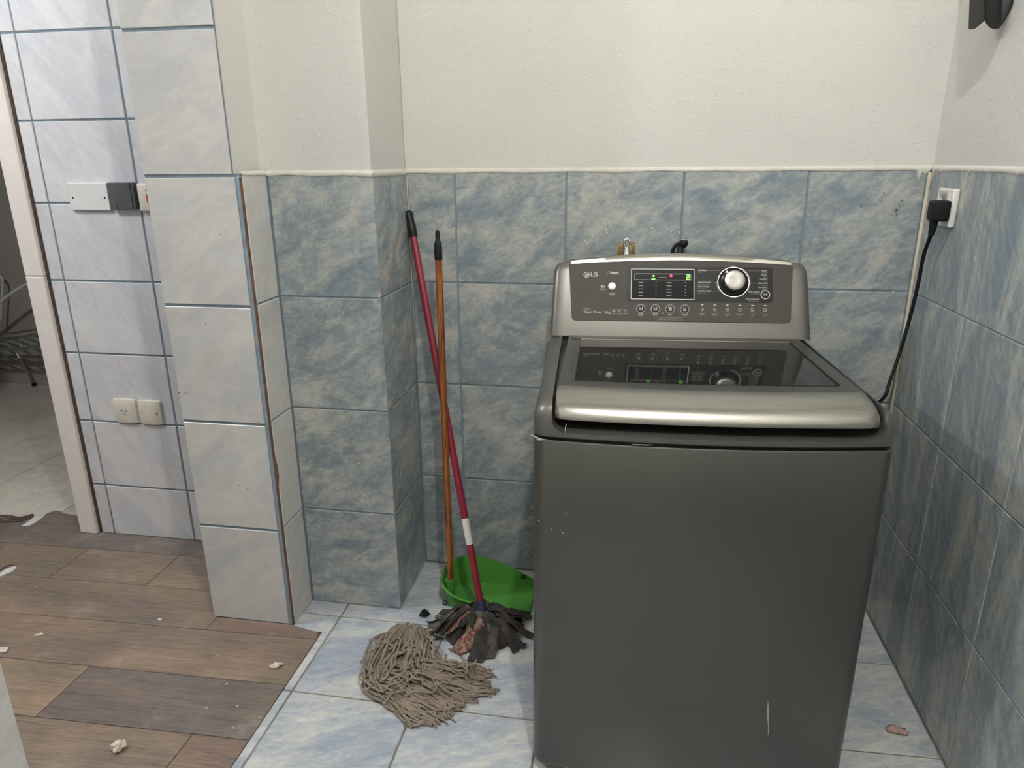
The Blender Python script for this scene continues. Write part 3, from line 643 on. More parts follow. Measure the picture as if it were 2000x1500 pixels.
# start button
bm = bmesh.new(); ring(bm, 0.2105, 0.099, 0.0098, 0.0114, ZD-0.001, ZD+0.0022); sb_ = onpanel(bm, 'start_button', M['print'], dark)
bm = bmesh.new(); lathe(bm, [(0.0098, ZD), (0.0092, ZD+0.0018), (0.006, ZD+0.0022)], 24, Matrix.Translation((0.2105, 0.099, 0))); onpanel(bm, 'button_cap', M['panel_dark'], sb_, True, 40)
bm = bmesh.new(); prism(bm, [(0.2065, 0.0965), (0.2105, 0.099), (0.2065, 0.1015)], ZD+0.002, ZD+0.0026); bar(bm, 0.2115, 0.2125, 0.0965, 0.1015, ZD+0.0022); bar(bm, 0.2137, 0.2147, 0.0965, 0.1015, ZD+0.0022); onpanel(bm, 'button_icon', M['print'], sb_)
# power button
bm = bmesh.new(); ring(bm, -0.168, 0.117, 0.0105, 0.0118, Z1-0.001, Z1+0.001); pb = onpanel(bm, 'power_button', M['black_plastic'], con)
bm = bmesh.new(); lathe(bm, [(0.0103, Z1), (0.0101, Z1+0.003), (0.0085, Z1+0.0042), (0.004, Z1+0.0046)], 28, Matrix.Translation((-0.168, 0.117, 0))); onpanel(bm, 'button_cap', M['white_btn'], pb, True, 40)
text('POWER', -0.168, 0.0975, 0.0045, M['print'], 'lettering', con); squiggle(con, -0.1735, -0.1625, 0.0925, Z1, 31)
bm = bmesh.new(); prism(bm, [(-0.198, 0.1165), (-0.193, 0.112), (-0.188, 0.1165), (-0.193, 0.121)], Z1, Z1+0.0004); prism(bm, [(-0.1905, 0.1165), (-0.187, 0.1135), (-0.1845, 0.1165), (-0.187, 0.1195)], Z1, Z1+0.0005); bar(bm, -0.200, -0.181, 0.1080, 0.1088); bar(bm, -0.197, -0.187, 0.1103, 0.1109); onpanel(bm, 'panel_icon', M['print_dim'], con)
# round option buttons
def tub_icon(bm, u, v, kind):
    z = Z1+0.0018
    s = 0.0044
    if kind < 2:
        for a in ((u-s, u-s+0.0011, v-s+0.001, v+s), (u+s-0.0011, u+s, v-s+0.001, v+s), (u-s*0.8, u+s*0.8, v-s, v-s+0.0011)): bar(bm, *a, z)
        tube(bm, [(u-s+2*s*i/8, v+0.0012+0.0013*math.cos(i*math.pi/ (2 if kind else 4)), z) for i in range(9)], 0.0006, 4)
        bar(bm, u-s*0.5, u+s*0.5, v-0.0022, v-0.0014, z)
    elif kind == 2:
        for a in ((u-s, u+s*0.4, v+s-0.001, v+s), (u-s*0.5, u-s*0.5+0.001, v-s, v+s), (u+s-0.001, u+s, v-s*0.6, v+s), (u-s*0.5, u+s, v-s, v-s+0.001)): bar(bm, *a, z)
        ring(bm, u+0.0012, v-0.001, 0.0014, 0.0024, z, z+0.0004, 12)
    else:
        for a in ((u-0.0035, u-0.0024, v-s, v+s), (u+0.0024, u+0.0035, v-s, v+s), (u-0.003, u+0.003, v-s, v-s+0.0012), (u-0.003, u+0.003, v-0.0004, v+0.0006)): bar(bm, *a, z)
for i, (u, nme) in enumerate(((-0.095, 'WASH'), (-0.0587, 'RINSE'), (-0.0222, 'SPIN'), (0.0142, 'WATER'))):
    bm = bmesh.new(); ring(bm, u, 0.060, 0.0100, 0.0114, Z1-0.001, Z1+0.0020); ob_ = onpanel(bm, 'option_button', M['console'], con)
    bm = bmesh.new(); lathe(bm, [(0.0100, Z1), (0.0096, Z1+0.0014), (0.007, Z1+0.0018)], 24, Matrix.Translation((u, 0.060, 0))); onpanel(bm, 'button_cap', M['panel_dark'], ob_, True, 40)
    bm = bmesh.new(); tub_icon(bm, u, 0.060, i); onpanel(bm, 'button_icon', M['print'], ob_)
    text(nme, u, 0.0455, 0.0046, M['print'], 'lettering', con); squiggle(con, u-0.004, u+0.004, 0.0415, Z1, 40+i, 0.0006)
bm = bmesh.new(); bar(bm, -0.0835, -0.070, 0.0482, 0.0487); bar(bm, -0.0425, -0.0375, 0.0475, 0.0483); bar(bm, -0.0405, -0.0395, 0.0475, 0.0515); onpanel(bm, 'guide_line', M['print_dim'], con)['kind'] = 'stuff'
bm = bmesh.new(); frame(bm, -0.0530, 0.0085, 0.0318, 0.0380, 0.0004, Z1-0.0002, Z1+0.0003); onpanel(bm, 'guide_line', M['print_dim'], con)
squiggle(con, -0.047, 0.006, 0.0349, Z1, 77, 0.0009)
# LED option column
for i, nme in enumerate(('STEAM', 'DELAY', 'SOAK', 'STRONG', 'HOT', 'COLD')):
    u = 0.0575+0.0306*i; bm = bmesh.new(); bar(bm, u-0.0028, u+0.0028, 0.0705, 0.0730); onpanel(bm, 'indicator', M['print'], con)
    bm = bmesh.new()
    if i in (0, 1): ring(bm, u, 0.0605, 0.0030, 0.0042, Z1-0.0002, Z1+0.0003, 16); bar(bm, u-0.0004, u+0.0010, 0.0598, 0.0622)
    else:
        frame(bm, u-0.0040, u+0.0040, 0.0568, 0.0642, 0.0011, Z1-0.0002, Z1+0.0003)
        if i in (2, 3): bar(bm, u-0.0022, u+0.0022, 0.0600, 0.0612)
        else: ring(bm, u+0.0016, 0.0588, 0.0008, 0.0020, Z1, Z1+0.0004, 10)
    onpanel(bm, 'panel_icon', M['print_dim'], con); text(nme, u, 0.0480, 0.0046, M['print_dim'], 'lettering', con); squiggle(con, u-0.003, u+0.003, 0.0440, Z1, 60+i, 0.0005)
# emblem and names
bm = bmesh.new(); ring(bm, -0.2335, 0.1475, 0.0060, 0.0074, Z1-0.0002, Z1+0.0006, 24, 60, 405)
ring(bm, -0.2335, 0.1475, 0.0026, 0.0036, Z1-0.0002, Z1+0.0006, 24, 180, 360); bar(bm, -0.2342, -0.2328, 0.1440, 0.1510); bar(bm, -0.2335, -0.2260, 0.1470, 0.1480); ring(bm, -0.2365, 0.1500, 0.0003, 0.0009, Z1, Z1+0.0005, 10); onpanel(bm, 'emblem', M['print'], con)
text('LG', -0.2235, 0.1475, 0.0150, M['print'], 'lettering', con, 'LEFT', bold=0.0001)
text('Steam', -0.1735, 0.1530, 0.0088, M['print'], 'lettering', con, 'LEFT', bold=0.0002); bm = bmesh.new(); ring(bm, -0.1785, 0.1530, 0.0024, 0.0034, Z1-0.0002, Z1+0.0004, 14); onpanel(bm, 'panel_icon', M['print_dim'], con)
text('INVERTER', -0.2385, 0.0575, 0.0040, M['print_dim'], 'lettering', con, 'LEFT')
text('Direct Drive', -0.2385, 0.0495, 0.0100, M['print'], 'lettering', con, 'LEFT', sx=0.86); text('20kg', -0.1715, 0.0490, 0.0088, M['print'], 'lettering', con, 'RIGHT', sx=0.9)
bm = bmesh.new(); frame(bm, -0.1685, -0.1275, 0.0455, 0.0575, 0.0004, Z1-0.0002, Z1+0.0003)
for k in range(3): ring(bm, -0.1615+0.0138*k, 0.0530, 0.0009 if k == 0 else 0.0018, 0.0030, Z1-0.0002, Z1+0.0004, 14); bar(bm, -0.1660+0.0138*k, -0.1570+0.0138*k, 0.0466, 0.0473)
onpanel(bm, 'panel_icon', M['print_dim'], con)
# display readout
ZG = Z1+0.0022
def seg7(bm, u, v, w_, h_, segs, t, z):
    S = {'a': (u, u+w_, v+h_-t, v+h_), 'd': (u, u+w_, v, v+t), 'g': (u, u+w_, v+h_/2-t/2, v+h_/2+t/2), 'b': (u+w_-t, u+w_, v+h_/2, v+h_), 'c': (u+w_-t, u+w_, v, v+h_/2), 'e': (u, u+t, v, v+h_/2), 'f': (u, u+t, v+h_/2, v+h_)}
    for k in segs: bar(bm, *S[k], z)
bm = bmesh.new(); seg7(bm, 0.0175, 0.1365, 0.0075, 0.0125, 'abged', 0.0017, ZG); onpanel(bm, 'digit', M['led_green'], disp)
bm = bmesh.new(); ring(bm, -0.0640, 0.1450, 0.0005, 0.0024, ZG-0.0003, ZG+0.0003, 12); bar(bm, -0.0690, -0.0652, 0.1358, 0.1385, ZG); bar(bm, -0.0640, -0.0602, 0.1358, 0.1385, ZG); onpanel(bm, 'indicator', M['led_green'], disp)
bm = bmesh.new(); ring(bm, -0.0205, 0.1458, 0.0014, 0.0032, ZG-0.0003, ZG+0.0003, 14); onpanel(bm, 'indicator', M['led_red'], disp)
bm = bmesh.new()
for k in range(5):
    v = 0.1270-0.0085*k; bar(bm, -0.1010, -0.0895, v, v+0.0014, ZG); bar(bm, -0.0585, -0.0565, v, v+0.0018, ZG); bar(bm, -0.0315, -0.0190, v, v+0.0014, ZG); bar(bm, 0.0140, 0.0165, v, v+0.0018, ZG)
bar(bm, -0.0510, -0.0320, 0.1405, 0.1417, ZG); onpanel(bm, 'display_marks', M['print_dim'], disp)['kind'] = 'stuff'
# scratches on the paint
def front_y(x): return -BOW*(1-(x/HW)**2)
def scratch(path, r):
    bm = bmesh.new(); tube(bm, [(x, front_y(x)-0.0001, z) for x, z in path], r, 5, flat=0.5); finish(bm, 'scratch', M['scratch'], washer, True)
def wl(x, y):      # pixel -> machine front face
    c, s = math.cos(WR), math.sin(WR); d = ray(x, y); o_ = Vector((-WX, -WY, CAMH)); yt = 0.0
    ol = Vector((c*o_.x+s*o_.y, -s*o_.x+c*o_.y, o_.z)); dl = Vector((c*d.x+s*d.y, -s*d.x+c*d.y, d.z))
    for _ in range(4): t = (yt-ol.y)/dl.y; P = ol+dl*t; yt = front_y(P.x)
    return P.x, P.z
scratch([wl(1500, 1369), wl(1500, 1385), wl(1500, 1402), wl(1500.5, 1420), wl(1500.5, 1435)], [0.0004, 0.0016, 0.0016, 0.0007, 0.0011])
scratch([wl(1036, 848), wl(1046, 853), wl(1056, 857), wl(1070, 859)], [0.0004, 0.0007, 0.0006, 0.0003])
scratch([wl(1106, 828), wl(1104, 838), wl(1106, 853)], [0.0005, 0.0008, 0.0004])
scratch([wl(1235, 868), wl(1262, 869.5), wl(1275, 869)], [0.0003, 0.0008, 0.0003])
for x, y in ((1105, 1001), (1076, 1033), (1093, 1034), (1099, 1040), (1051, 1016)): scratch([wl(x, y), wl(x+2, y+2)], 0.0007)

# the machine above is drawn 65 cm wide; scale it about the camera to its real 62 cm and set its feet on the floor
KS = 0.9487
def scale_about_cam(o):
    for ch in o.children:
        for v in ch.data.vertices: v.co = Vector((v.co.x*KS, v.co.y*KS, (v.co.z+0.0662)*KS))
        scale_about_cam(ch)
scale_about_cam(washer); washer.location = (WX*KS, WY*KS, 0)
# ------------------------------------------------------------------ taps behind the machine
def tap(loc, brassy, label):
    t = tag(empty('water_tap', loc), label, 'tap'); mt = M['brass'] if brassy else M['black_plastic']
    bm = bmesh.new(); tube(bm, [(0, 0.0295, -0.03), (0, 0.01, -0.03), (0, -0.004, -0.03)], 0.010, 12); finish(bm, 'inlet', M['chrome'], t, True)
    bm = bmesh.new(); lathe(bm, [(0.010, -0.05), (0.0115, -0.045), (0.0115, -0.02), (0.009, -0.016), (0.008, -0.004), (0.0065, 0.0)], 16); finish(bm, 'body', M['chrome'] if brassy else M['black_plastic'], t, True, 40)
    if brassy:
        for sx in (-1, 1):
            bm = bmesh.new(); box(bm, sx*0.017-0.0045, sx*0.017+0.0045, -0.006, 0.006, -0.03, 0.006, bev=0.001); box(bm, sx*0.017-0.003, sx*0.017+0.003, -0.004, 0.004, 0.006, 0.013, bev=0.001); finish(bm, 'union_nut', mt, t)
        bm = bmesh.new(); tube(bm, spline([(-0.006, 0, -0.002), (-0.006, 0, 0.014), (0, 0, 0.020), (0.007, 0, 0.013), (0.009, 0, 0.004)], 5), 0.0035, 8); finish(bm, 'lever', M['chrome'], t, True)
    else:
        bm = bmesh.new(); lathe(bm, [(0.006, -0.004), (0.011, 0.002), (0.012, 0.010), (0.010, 0.015), (0.004, 0.017)], 14, Matrix.Translation((0.007, 0, 0))); finish(bm, 'knob', M['black_plastic'], t, True, 40)
        bm = bmesh.new(); tube(bm, spline([(0.0, -0.002, 0.008), (-0.010, -0.003, 0.004), (-0.018, -0.004, -0.008), (-0.02, -0.004, -0.03)], 5), 0.005, 8); finish(bm, 'hose_end', M['black_rubber'], t, True)
        bm = bmesh.new(); tube(bm, [(0.000, -0.004, 0.0165), (0.010, -0.006, 0.0175)], 0.0022, 6); finish(bm, 'collar', M['chrome'], t, True)
p = at_y(1224, 482, 1.879); tap((p.x, 1.879, p.z), True, 'brass and chrome water tap rising behind the washing machine')
p = at_y(1329, 481, 1.879); tap((p.x, 1.879, p.z), False, 'black-knobbed water tap with hose behind the washing machine')

def cut_into(o, cutters):
    for c in cutters:
        mo = o.modifiers.new('cut', 'BOOLEAN'); mo.operation = 'DIFFERENCE'; mo.object = c; mo.solver = 'EXACT'
    bpy.context.view_layer.update()
    me = bpy.data.meshes.new_from_object(o.evaluated_get(bpy.context.evaluated_depsgraph_get())); o.modifiers.clear(); o.data = me
    for c in cutters: bpy.data.objects.remove(c)
# ------------------------------------------------------------------ right wall socket, plug and cable
sk = tag(empty('wall_socket', (XR, 1.766, 1.118)), 'white wall socket with red indicator beside the corner of the blue tiles', 'socket')
def on_right(bm):   # local: u along -y, v up, out towards -x
    Mx = frame_matrix((0, 0, 0), (0, -1, 0), (0, 0, 1))
    for v in bm.verts: v.co = Mx @ v.co
bm = bmesh.new(); box(bm, -0.047, 0.040, -0.0415, 0.0415, 0.0, 0.0135, bev=0.004, seg=3); on_right(bm); plate_ = finish(bm, 'plate', M['white_plastic'], sk, True, 40); cuts = []
bm = bmesh.new(); box(bm, 0.012, 0.026, 0.015, 0.033, 0.013, 0.0165, bev=0.0012); on_right(bm); finish(bm, 'rocker_switch', M['white_plastic'], sk)
bm = bmesh.new(); box(bm, 0.005, 0.014, 0.0215, 0.0300, 0.0132, 0.0150); on_right(bm); finish(bm, 'indicator', M['red_plastic'], sk)
for u, v in ((-0.031, 0.019), (-0.018, 0.018), (0.019, -0.004)):
    bm = bmesh.new(); box(bm, u-0.002, u+0.002, v-0.003, v+0.003, 0.0015, 0.02); on_right(bm); cuts.append(finish(bm, 'cutter', M['white_plastic'], sk))
cut_into(plate_, cuts)
pc = at_x(1824, 413, 0.655)
cable = tag(empty('power_cable', (XR-0.0135, pc.y, pc.z)), 'black three-pin plug with cable hanging behind the washing machine', 'cable')
off = cable.location.copy()
bm = bmesh.new()
box(bm, -0.036, 0.0, -0.021, 0.021, -0.021, 0.024, bev=0.007, seg=3); finish(bm, 'plug', M['black_rubber'], cable, True, 50)
bm = bmesh.new(); tube(bm, [(-0.024, 0, -0.018), (-0.024, 0.001, -0.034), (-0.025, 0.002, -0.052)], [0.0095, 0.008, 0.0062], 12); finish(bm, 'strain_relief', M['black_rubber'], cable, True, 50)
path = [off+Vector((-0.0245, 0.001, -0.045))]
for x, y, X in ((1804, 500, 0.666), (1792, 560, 0.668), (1776, 625, 0.664), (1757, 690, 0.652), (1737, 748, 0.632), (1725, 778, 0.618)):
    path.append(at_x(x, y, X))
path += [Vector((0.585, 1.80, 0.60)), Vector((0.54, 1.84, 0.50)), Vector((0.47, 1.885, 0.42)), Vector((0.36, 1.893, 0.36))]
bm = bmesh.new(); tube(bm, [q-off for q in spline(path, 8)], 0.0042, 10); finish(bm, 'cord', M['black_rubber'], cable, True)

# ------------------------------------------------------------------ black bracket high on the right wall
bk_o = Vector((XR+PL, 1.70, 1.45)); bk = tag(empty('wall_bracket', bk_o), 'black plastic wall bracket with two rounded lobes above the wall socket', 'bracket')
cols = []
edge = [(1891.5, 57, 0.640, 1899), (1899, 57, 0.640, 1905), (1908, 50, 0.640, 1911), (1917, 41.5, 0.641, 1918), (1922, 38, 0.642, 1923), (1926, 46, 0.648, 1928), (1932, 53.5, 0.655, 1936), (1940, 57, 0.663, 1947), (1948, 55, 0.672, 1958), (1953, 50, 0.680, 1966), (1966, 28, 0.690, 1985), (1978, 4, 0.6985, 2003)]
bm = bmesh.new(); rows = []
for x, y, X, xt in edge:
    a = at_x(x, y, X); b = at_x(1.0*xt, -150, X+ (0.0 if X < 0.69 else 0.002))
    rows.append([a.lerp(b, t) - bk_o for t in (0, 0.06, 0.3, 0.6, 1.0)])
fr = [[bm.verts.new(p) for p in r] for r in rows]; bc = [[bm.verts.new(p + Vector((0.0045, 0.003, 0))) for p in r] for r in rows]
for g_ in (fr, bc):
    for a, b in zip(g_, g_[1:]):
        for i in range(4): bm.faces.new((a[i], b[i], b[i+1], a[i+1]))
for i in range(4):
    for r in (0, -1): bm.faces.new((fr[r][i], fr[r][i+1], bc[r][i+1], bc[r][i]))
for i in range(len(fr)-1):
    for r in (0, -1): bm.faces.new((fr[i][r], fr[i+1][r], bc[i+1][r], bc[i][r]))
finish(bm, 'shell', M['black_plastic'], bk, True, 35)
bm = bmesh.new(); q = at_x(1960, -60, XR+PL); box(bm, q.x-bk_o.x-0.045, 0.0005, q.y-bk_o.y-0.03, q.y-bk_o.y+0.03, q.z-bk_o.z-0.02, q.z-bk_o.z+0.05, bev=0.003); finish(bm, 'mount', M['black_plastic'], bk)

# ------------------------------------------------------------------ kitchen wall fittings
def on_back(bm):
    Mx = frame_matrix((0, 0, 0), (1, 0, 0), (0, 0, 1))
    for v in bm.verts: v.co = Mx @ v.co
def fitting(name, u, v, label, cat): return tag(empty(name, (u, YB, v)), label, cat)
t = fitting('blank_plate', -1.5925, 1.1365, 'white rectangular blanking plate with two screws on pale tiles', 'wall plate')
bm = bmesh.new(); box(bm, -0.0655, 0.0655, -0.0385, 0.0385, 0.0, 0.010, bev=0.0012); on_back(bm); finish(bm, 'plate', M['white_plastic'], t)
for u in (-0.052, 0.054):
    bm = bmesh.new(); lathe(bm, [(0.003, 0.0095), (0.003, 0.0104)], 10, Matrix.Translation((u, -0.003, 0))); on_back(bm); finish(bm, 'screw', M['black_plastic'], t)
t = fitting('switch_cover', -1.478, 1.1385, 'dark grey square switch cover between the white wall fittings', 'switch')
bm = bmesh.new(); box(bm, -0.0415, 0.0315, -0.038, 0.038, 0.0, 0.016, bev=0.0015); on_back(bm); finish(bm, 'cover', M['grey_plastic'], t)
bm = bmesh.new(); box(bm, 0.0340, 0.0415, -0.038, 0.038, 0.0, 0.016, bev=0.0012); on_back(bm); finish(bm, 'cover_edge', M['grey_plastic'], t)
bm = bmesh.new(); box(bm, 0.0310, 0.0345, -0.0375, 0.0375, 0.0, 0.005); on_back(bm); finish(bm, 'groove', M['grey_plastic'], t)
bm = bmesh.new(); prism(bm, [(-0.020, -0.0372), (-0.0165, -0.0372), (-0.0205, -0.012)], 0.0158, 0.0165); on_back(bm); finish(bm, 'crack', M['gap'], t)
t = fitting('rocker_switch', -1.386, 1.1340, 'white wall switch with red rocker half hidden by the tiled partition', 'switch')
bm = bmesh.new(); box(bm, -0.041, 0.041, -0.0395, 0.0395, 0.0, 0.014, bev=0.005, seg=3); on_back(bm); finish(bm, 'plate', M['cream_plastic'], t, True, 40)
bm = bmesh.new(); box(bm, -0.012, 0.008, -0.014, 0.010, 0.0135, 0.0175, bev=0.001); on_back(bm); finish(bm, 'rocker', M['red_plastic'], t)
bm = bmesh.new(); box(bm, -0.012, -0.008, 0.0175, 0.0235, 0.0137, 0.0146); on_back(bm); finish(bm, 'screw', M['black_plastic'], t)
def outlet(u, v, holes, label):
    t = fitting('power_outlet', u, v, label, 'socket')
    bm = bmesh.new(); n = 10; rings = []
    for k in range(n+1):
        s = -1+2*k/n; zt = 0.0125*(1-0.35*abs(s)**3)
        hv = 0.0395 + 0.0022*(1-s*s)
        rings.append([(s*0.0395, -hv, 0), (s*0.0395, -hv+0.001, zt*0.75), (s*0.0395, -hv*0.7, zt), (s*0.0395, hv*0.7, zt), (s*0.0395, hv-0.001, zt*0.75), (s*0.0395, hv, 0)])
    loft(bm, rings); on_back(bm); plate_ = finish(bm, 'plate', M['cream_plastic'], t, True, 40); cuts = []
    for hu, hv in holes:
        bm = bmesh.new(); lathe(bm, [(0.0032, 0.0015), (0.0032, 0.02)], 10, Matrix.Translation((hu, hv, 0))); on_back(bm); cuts.append(finish(bm, 'cutter', M['cream_plastic'], t))
    cut_into(plate_, cuts); return t
outlet(-1.6035, 0.4635, [(-0.009, 0.003), (0.008, 0.002), (0.0, -0.010)], 'cream power outlet with three clustered holes on pale tiles')
t = outlet(-1.5145, 0.4630, [(-0.026, 0.0), (0.026, -0.003)], 'cream outlet plate with two wide-set screw holes on pale tiles')
bm = bmesh.new(); box(bm, -0.006, 0.006, -0.010, 0.008, 0.011, 0.0131); on_back(bm); finish(bm, 'insert', M['cream_plastic'], t)

# ------------------------------------------------------------------ dustpan with orange pole
dp = tag(empty('dustpan', (-0.40, 1.735, 0)), 'green long-handled dustpan with orange wood-grain pole standing by the washing machine', 'dustpan')
DO = dp.location.copy()
bm = bmesh.new()
# outline from near-mouth corner round the back to the far-mouth corner
base_pts = [(-0.245, 1.685), (-0.30, 1.678), (-0.36, 1.674), (-0.42, 1.672), (-0.462, 1.676), (-0.488, 1.698), (-0.493, 1.735), (-0.487, 1.775), (-0.462, 1.800), (-0.42, 1.810), (-0.36, 1.812), (-0.30, 1.812), (-0.245, 1.812)]
hts = [0.010, 0.014, 0.022, 0.034, 0.050, 0.066, 0.072, 0.076, 0.082, 0.084, 0.066, 0.040, 0.020]
sp_b = spline([Vector((x, y, 0.004)) for x, y in base_pts], 5); sp_h = spline([Vector((h, 0, 0)) for h in hts], 5)
cen = Vector((-0.36, 1.742, 0)); out = []; TH = 0.003
for b, h in zip(sp_b, sp_h):
    d = (b-cen); d.z = 0; d.normalize(); fl = 0.25*h.x
    o0 = b; o1 = b + d*fl + Vector((0, 0, h.x)); i1 = o1 - d*TH; i0 = b - d*(TH) + Vector((0, 0, TH)); lip = o1 + d*0.004 + Vector((0, 0, -0.0005)); lip2 = lip + Vector((0, 0, -0.003))
    out.append([bm.verts.new(p-DO) for p in (o0, o1 - Vector((0, 0, 0.004)), lip2, lip, i1, i0)])
for a, b in zip(out, out[1:]):
    for i in range(5): bm.faces.new((a[i], b[i], b[i+1], a[i+1]))
bm.faces.new([r[5] for r in out]); bm.faces.new([r[0] for r in out][::-1])
for r in (out[0], out[-1]): bm.faces.new(r)
k = len(out)-1; bm.faces.new((out[0][0], out[0][5], out[k][5], out[k][0]))
finish(bm, 'pan', M['green'], dp, True, 35)
PB = at_y(880, 1131, 1.700); PT = at_y(855, 470, 1.742); ax = (PT-PB).normalized()
bm = bmesh.new(); tube(bm, [PB-DO-ax*0.085, PB-DO-ax*0.03, PB-DO], [0.0115, 0.0125, 0.0140], 18); tube(bm, [PB-DO-ax*0.004, PB-DO+ax*0.001], 0.0150, 18); finish(bm, 'pole_socket', M['green'], dp, True, 40)
PO = PB; MP = ax.to_track_quat('Z', 'Y').to_matrix().to_4x4(); LN = (PT-PB).length
pole = None
def axis_obj(bm, name, mat, parent, org, base):
    o = finish(bm, name, mat, parent, True, 40); o.matrix_local = Matrix.Translation(org-base) @ MP; return o
CAPL = 0.075
bm = bmesh.new(); tube(bm, [(0, 0, -0.03), (0, 0, LN*0.3), (0, 0, LN*0.6), (0, 0, LN-0.035)], 0.0092, 16); axis_obj(bm, 'pole', M['orange_wood'], dp, PB, DO)
def hang_cap(bm, L, r, neck=0.62):
    lathe(bm, [(r*1.02, L-0.048), (r*1.12, L-0.046), (r*1.12, L-0.014), (r*0.95, L-0.006)], 18)
    rings = []
    for t, w_ in ((0, 0.95), (0.15, 0.85*0.5+neck*0.5), (0.3, neck*1.02), (0.5, neck), (0.72, neck*1.06), (0.86, neck*0.95), (0.95, neck*0.7), (1.0, neck*0.3)):
        z = L-0.006+0.033*t
        rings.append([(r*w_*math.cos(a), r*w_*(1.0-0.35*min(1, t*2))*math.sin(a), z) for a in [2*math.pi*j/14 for j in range(14)]])
    loft(bm, rings)
bm = bmesh.new(); hang_cap(bm, LN, 0.0092); axis_obj(bm, 'hanging_cap', M['black_plastic'], dp, PB, DO)
for x, y, z in ((-0.494, 1.688, 0.012), (-0.285, 1.817, 0.036)):
    bm = bmesh.new(); tube(bm, [Vector((x+0.006*math.cos(a), y-0.004, z+0.006*math.sin(a)))-DO for a in [math.pi*2*k/10 for k in range(11)]], 0.0022, 6); finish(bm, 'clip', M['black_plastic'], dp, True)

# ------------------------------------------------------------------ red-handled rag mop leaning in the corner
RB = at_y(939, 1180, 1.615); RTp = at_y(801.5, 430, 1.888); ax = (RTp-RB).normalized(); MP = ax.to_track_quat('Z', 'Y').to_matrix().to_4x4(); LN = (RTp-RB).length
mp = tag(empty('rag_mop', (RB.x, RB.y, 0)), 'red-handled mop with dirty cloth strips leaning into the tiled corner', 'mop'); MO = mp.location.copy()
bm = bmesh.new(); tube(bm, [(0, 0, 0.0), (0, 0, LN*0.5), (0, 0, LN-0.03)], 0.0098, 18); axis_obj(bm, 'pole', M['red_paint'], mp, RB, MO)
def along(y): # distance along the pole for an image row
    best = min(range(400), key=lambda k: abs((lambda P: 750-F_PX*((P-Vector((0, 0, CAMH))).dot(UP))/((P-Vector((0, 0, CAMH))).dot(FW)))(RB+ax*(LN*k/400))-y)); return LN*best/400
l0, l1 = along(1062), along(1011)
bm = bmesh.new(); tube(bm, [(0, 0, l0), (0, 0, (l0+l1)/2), (0, 0, l1)], 0.0101, 18); axis_obj(bm, 'paper_label', M['label_white'], mp, RB, MO)
bm = bmesh.new(); rg = random.Random(5)
for k in range(26):
    a = rg.uniform(3.4, 6.0) ; z = rg.uniform(l0+0.006, l1-0.006); box_r = 0.0102
    tube(bm, [(box_r*math.cos(a+d), box_r*math.sin(a+d), z+d*0.004) for d in (-0.06, 0, 0.06)], 0.0005, 4)
axis_obj(bm, 'label_print', M['grey_plastic'], mp, RB, MO)
bm = bmesh.new(); hang_cap(bm, LN, 0.0108, 1.0); axis_obj(bm, 'hanging_cap', M['black_plastic'], mp, RB, MO)
bm = bmesh.new(); lathe(bm, [(0.0125, 0.012), (0.0135, 0.0), (0.0150, -0.03), (0.020, -0.045)], 18); axis_obj(bm, 'socket', M['blue_plastic'], mp, RB, MO)
CE = Vector((RB.x+0.004, RB.y-0.012, max(RB.z-0.022, 0.03)))
def strip(ang, reach, w_, mat, hump, seed, twist=0.0, z_end=0.002):
    rg_ = random.Random(seed); d = Vector((math.cos(ang), math.sin(ang), 0)); s = Vector((-d.y, d.x, 0)); n = 12; rowsv = []
    bm = bmesh.new(); bend = rg_.uniform(-0.9, 0.9)
    for k in range(n+1):
        t = k/n; r = 0.008 + reach*t
        dd = (d*math.cos(bend*t) + s*math.sin(bend*t)); ss = Vector((-dd.y, dd.x, 0))
        zc = CE.z*(1-t**1.6) + hump*math.sin(math.pi*min(1, t*1.15))*(1-t*0.55)
        zc = max(zc, z_end + 0.003) if t < 1 else z_end+0.002
        wob = 0.016*noise.noise(Vector((seed*3.1, t*4, 0)))
        P = CE + dd*r + Vector((0, 0, zc-CE.z+wob*(1-t))); tw = twist*math.sin(t*3+seed)
        half = w_*0.5*(0.55+0.45*min(1, t*3)); side = ss*math.cos(tw) + Vector((0, 0, 1))*math.sin(tw)
        ripple = Vector((0, 0, 0.011*noise.noise(Vector((seed, t*6, 2)))))
        row_ = []
        for j in (-1, 0, 1):
            q = P + side*(half*j) + (Vector((0, 0, 0.003)) if j == 0 else Vector()) + ripple*j
            q.z = max(q.z, z_end+0.0012); row_.append(q)
        rowsv.append(row_)
    th = Vector((0, 0, -0.0012)); A = [[bm.verts.new(q-MO) for q in r] for r in rowsv]; B = [[bm.verts.new(q-MO+th) for q in r] for r in rowsv]
    for a, b, c, e in zip(A, A[1:], B, B[1:]):
        for j in (0, 1): bm.faces.new((a[j], a[j+1], b[j+1], b[j])); bm.faces.new((c[j], e[j], e[j+1], c[j+1]))
        bm.faces.new((a[0], b[0], e[0], c[0])); bm.faces.new((a[2], c[2], e[2], b[2]))
    for r, q in ((A[0], B[0]), (A[-1], B[-1])):
        for j in (0, 1): bm.faces.new((r[j], q[j], q[j+1], r[j+1]))
    finish(bm, 'cloth_strip', M[mat], mp, True, 60)
rg = random.Random(21); names_ = ['rag_dark', 'rag_dark', 'rag_brown', 'rag_dark', 'rag_pale', 'rag_dark', 'rag_brown']
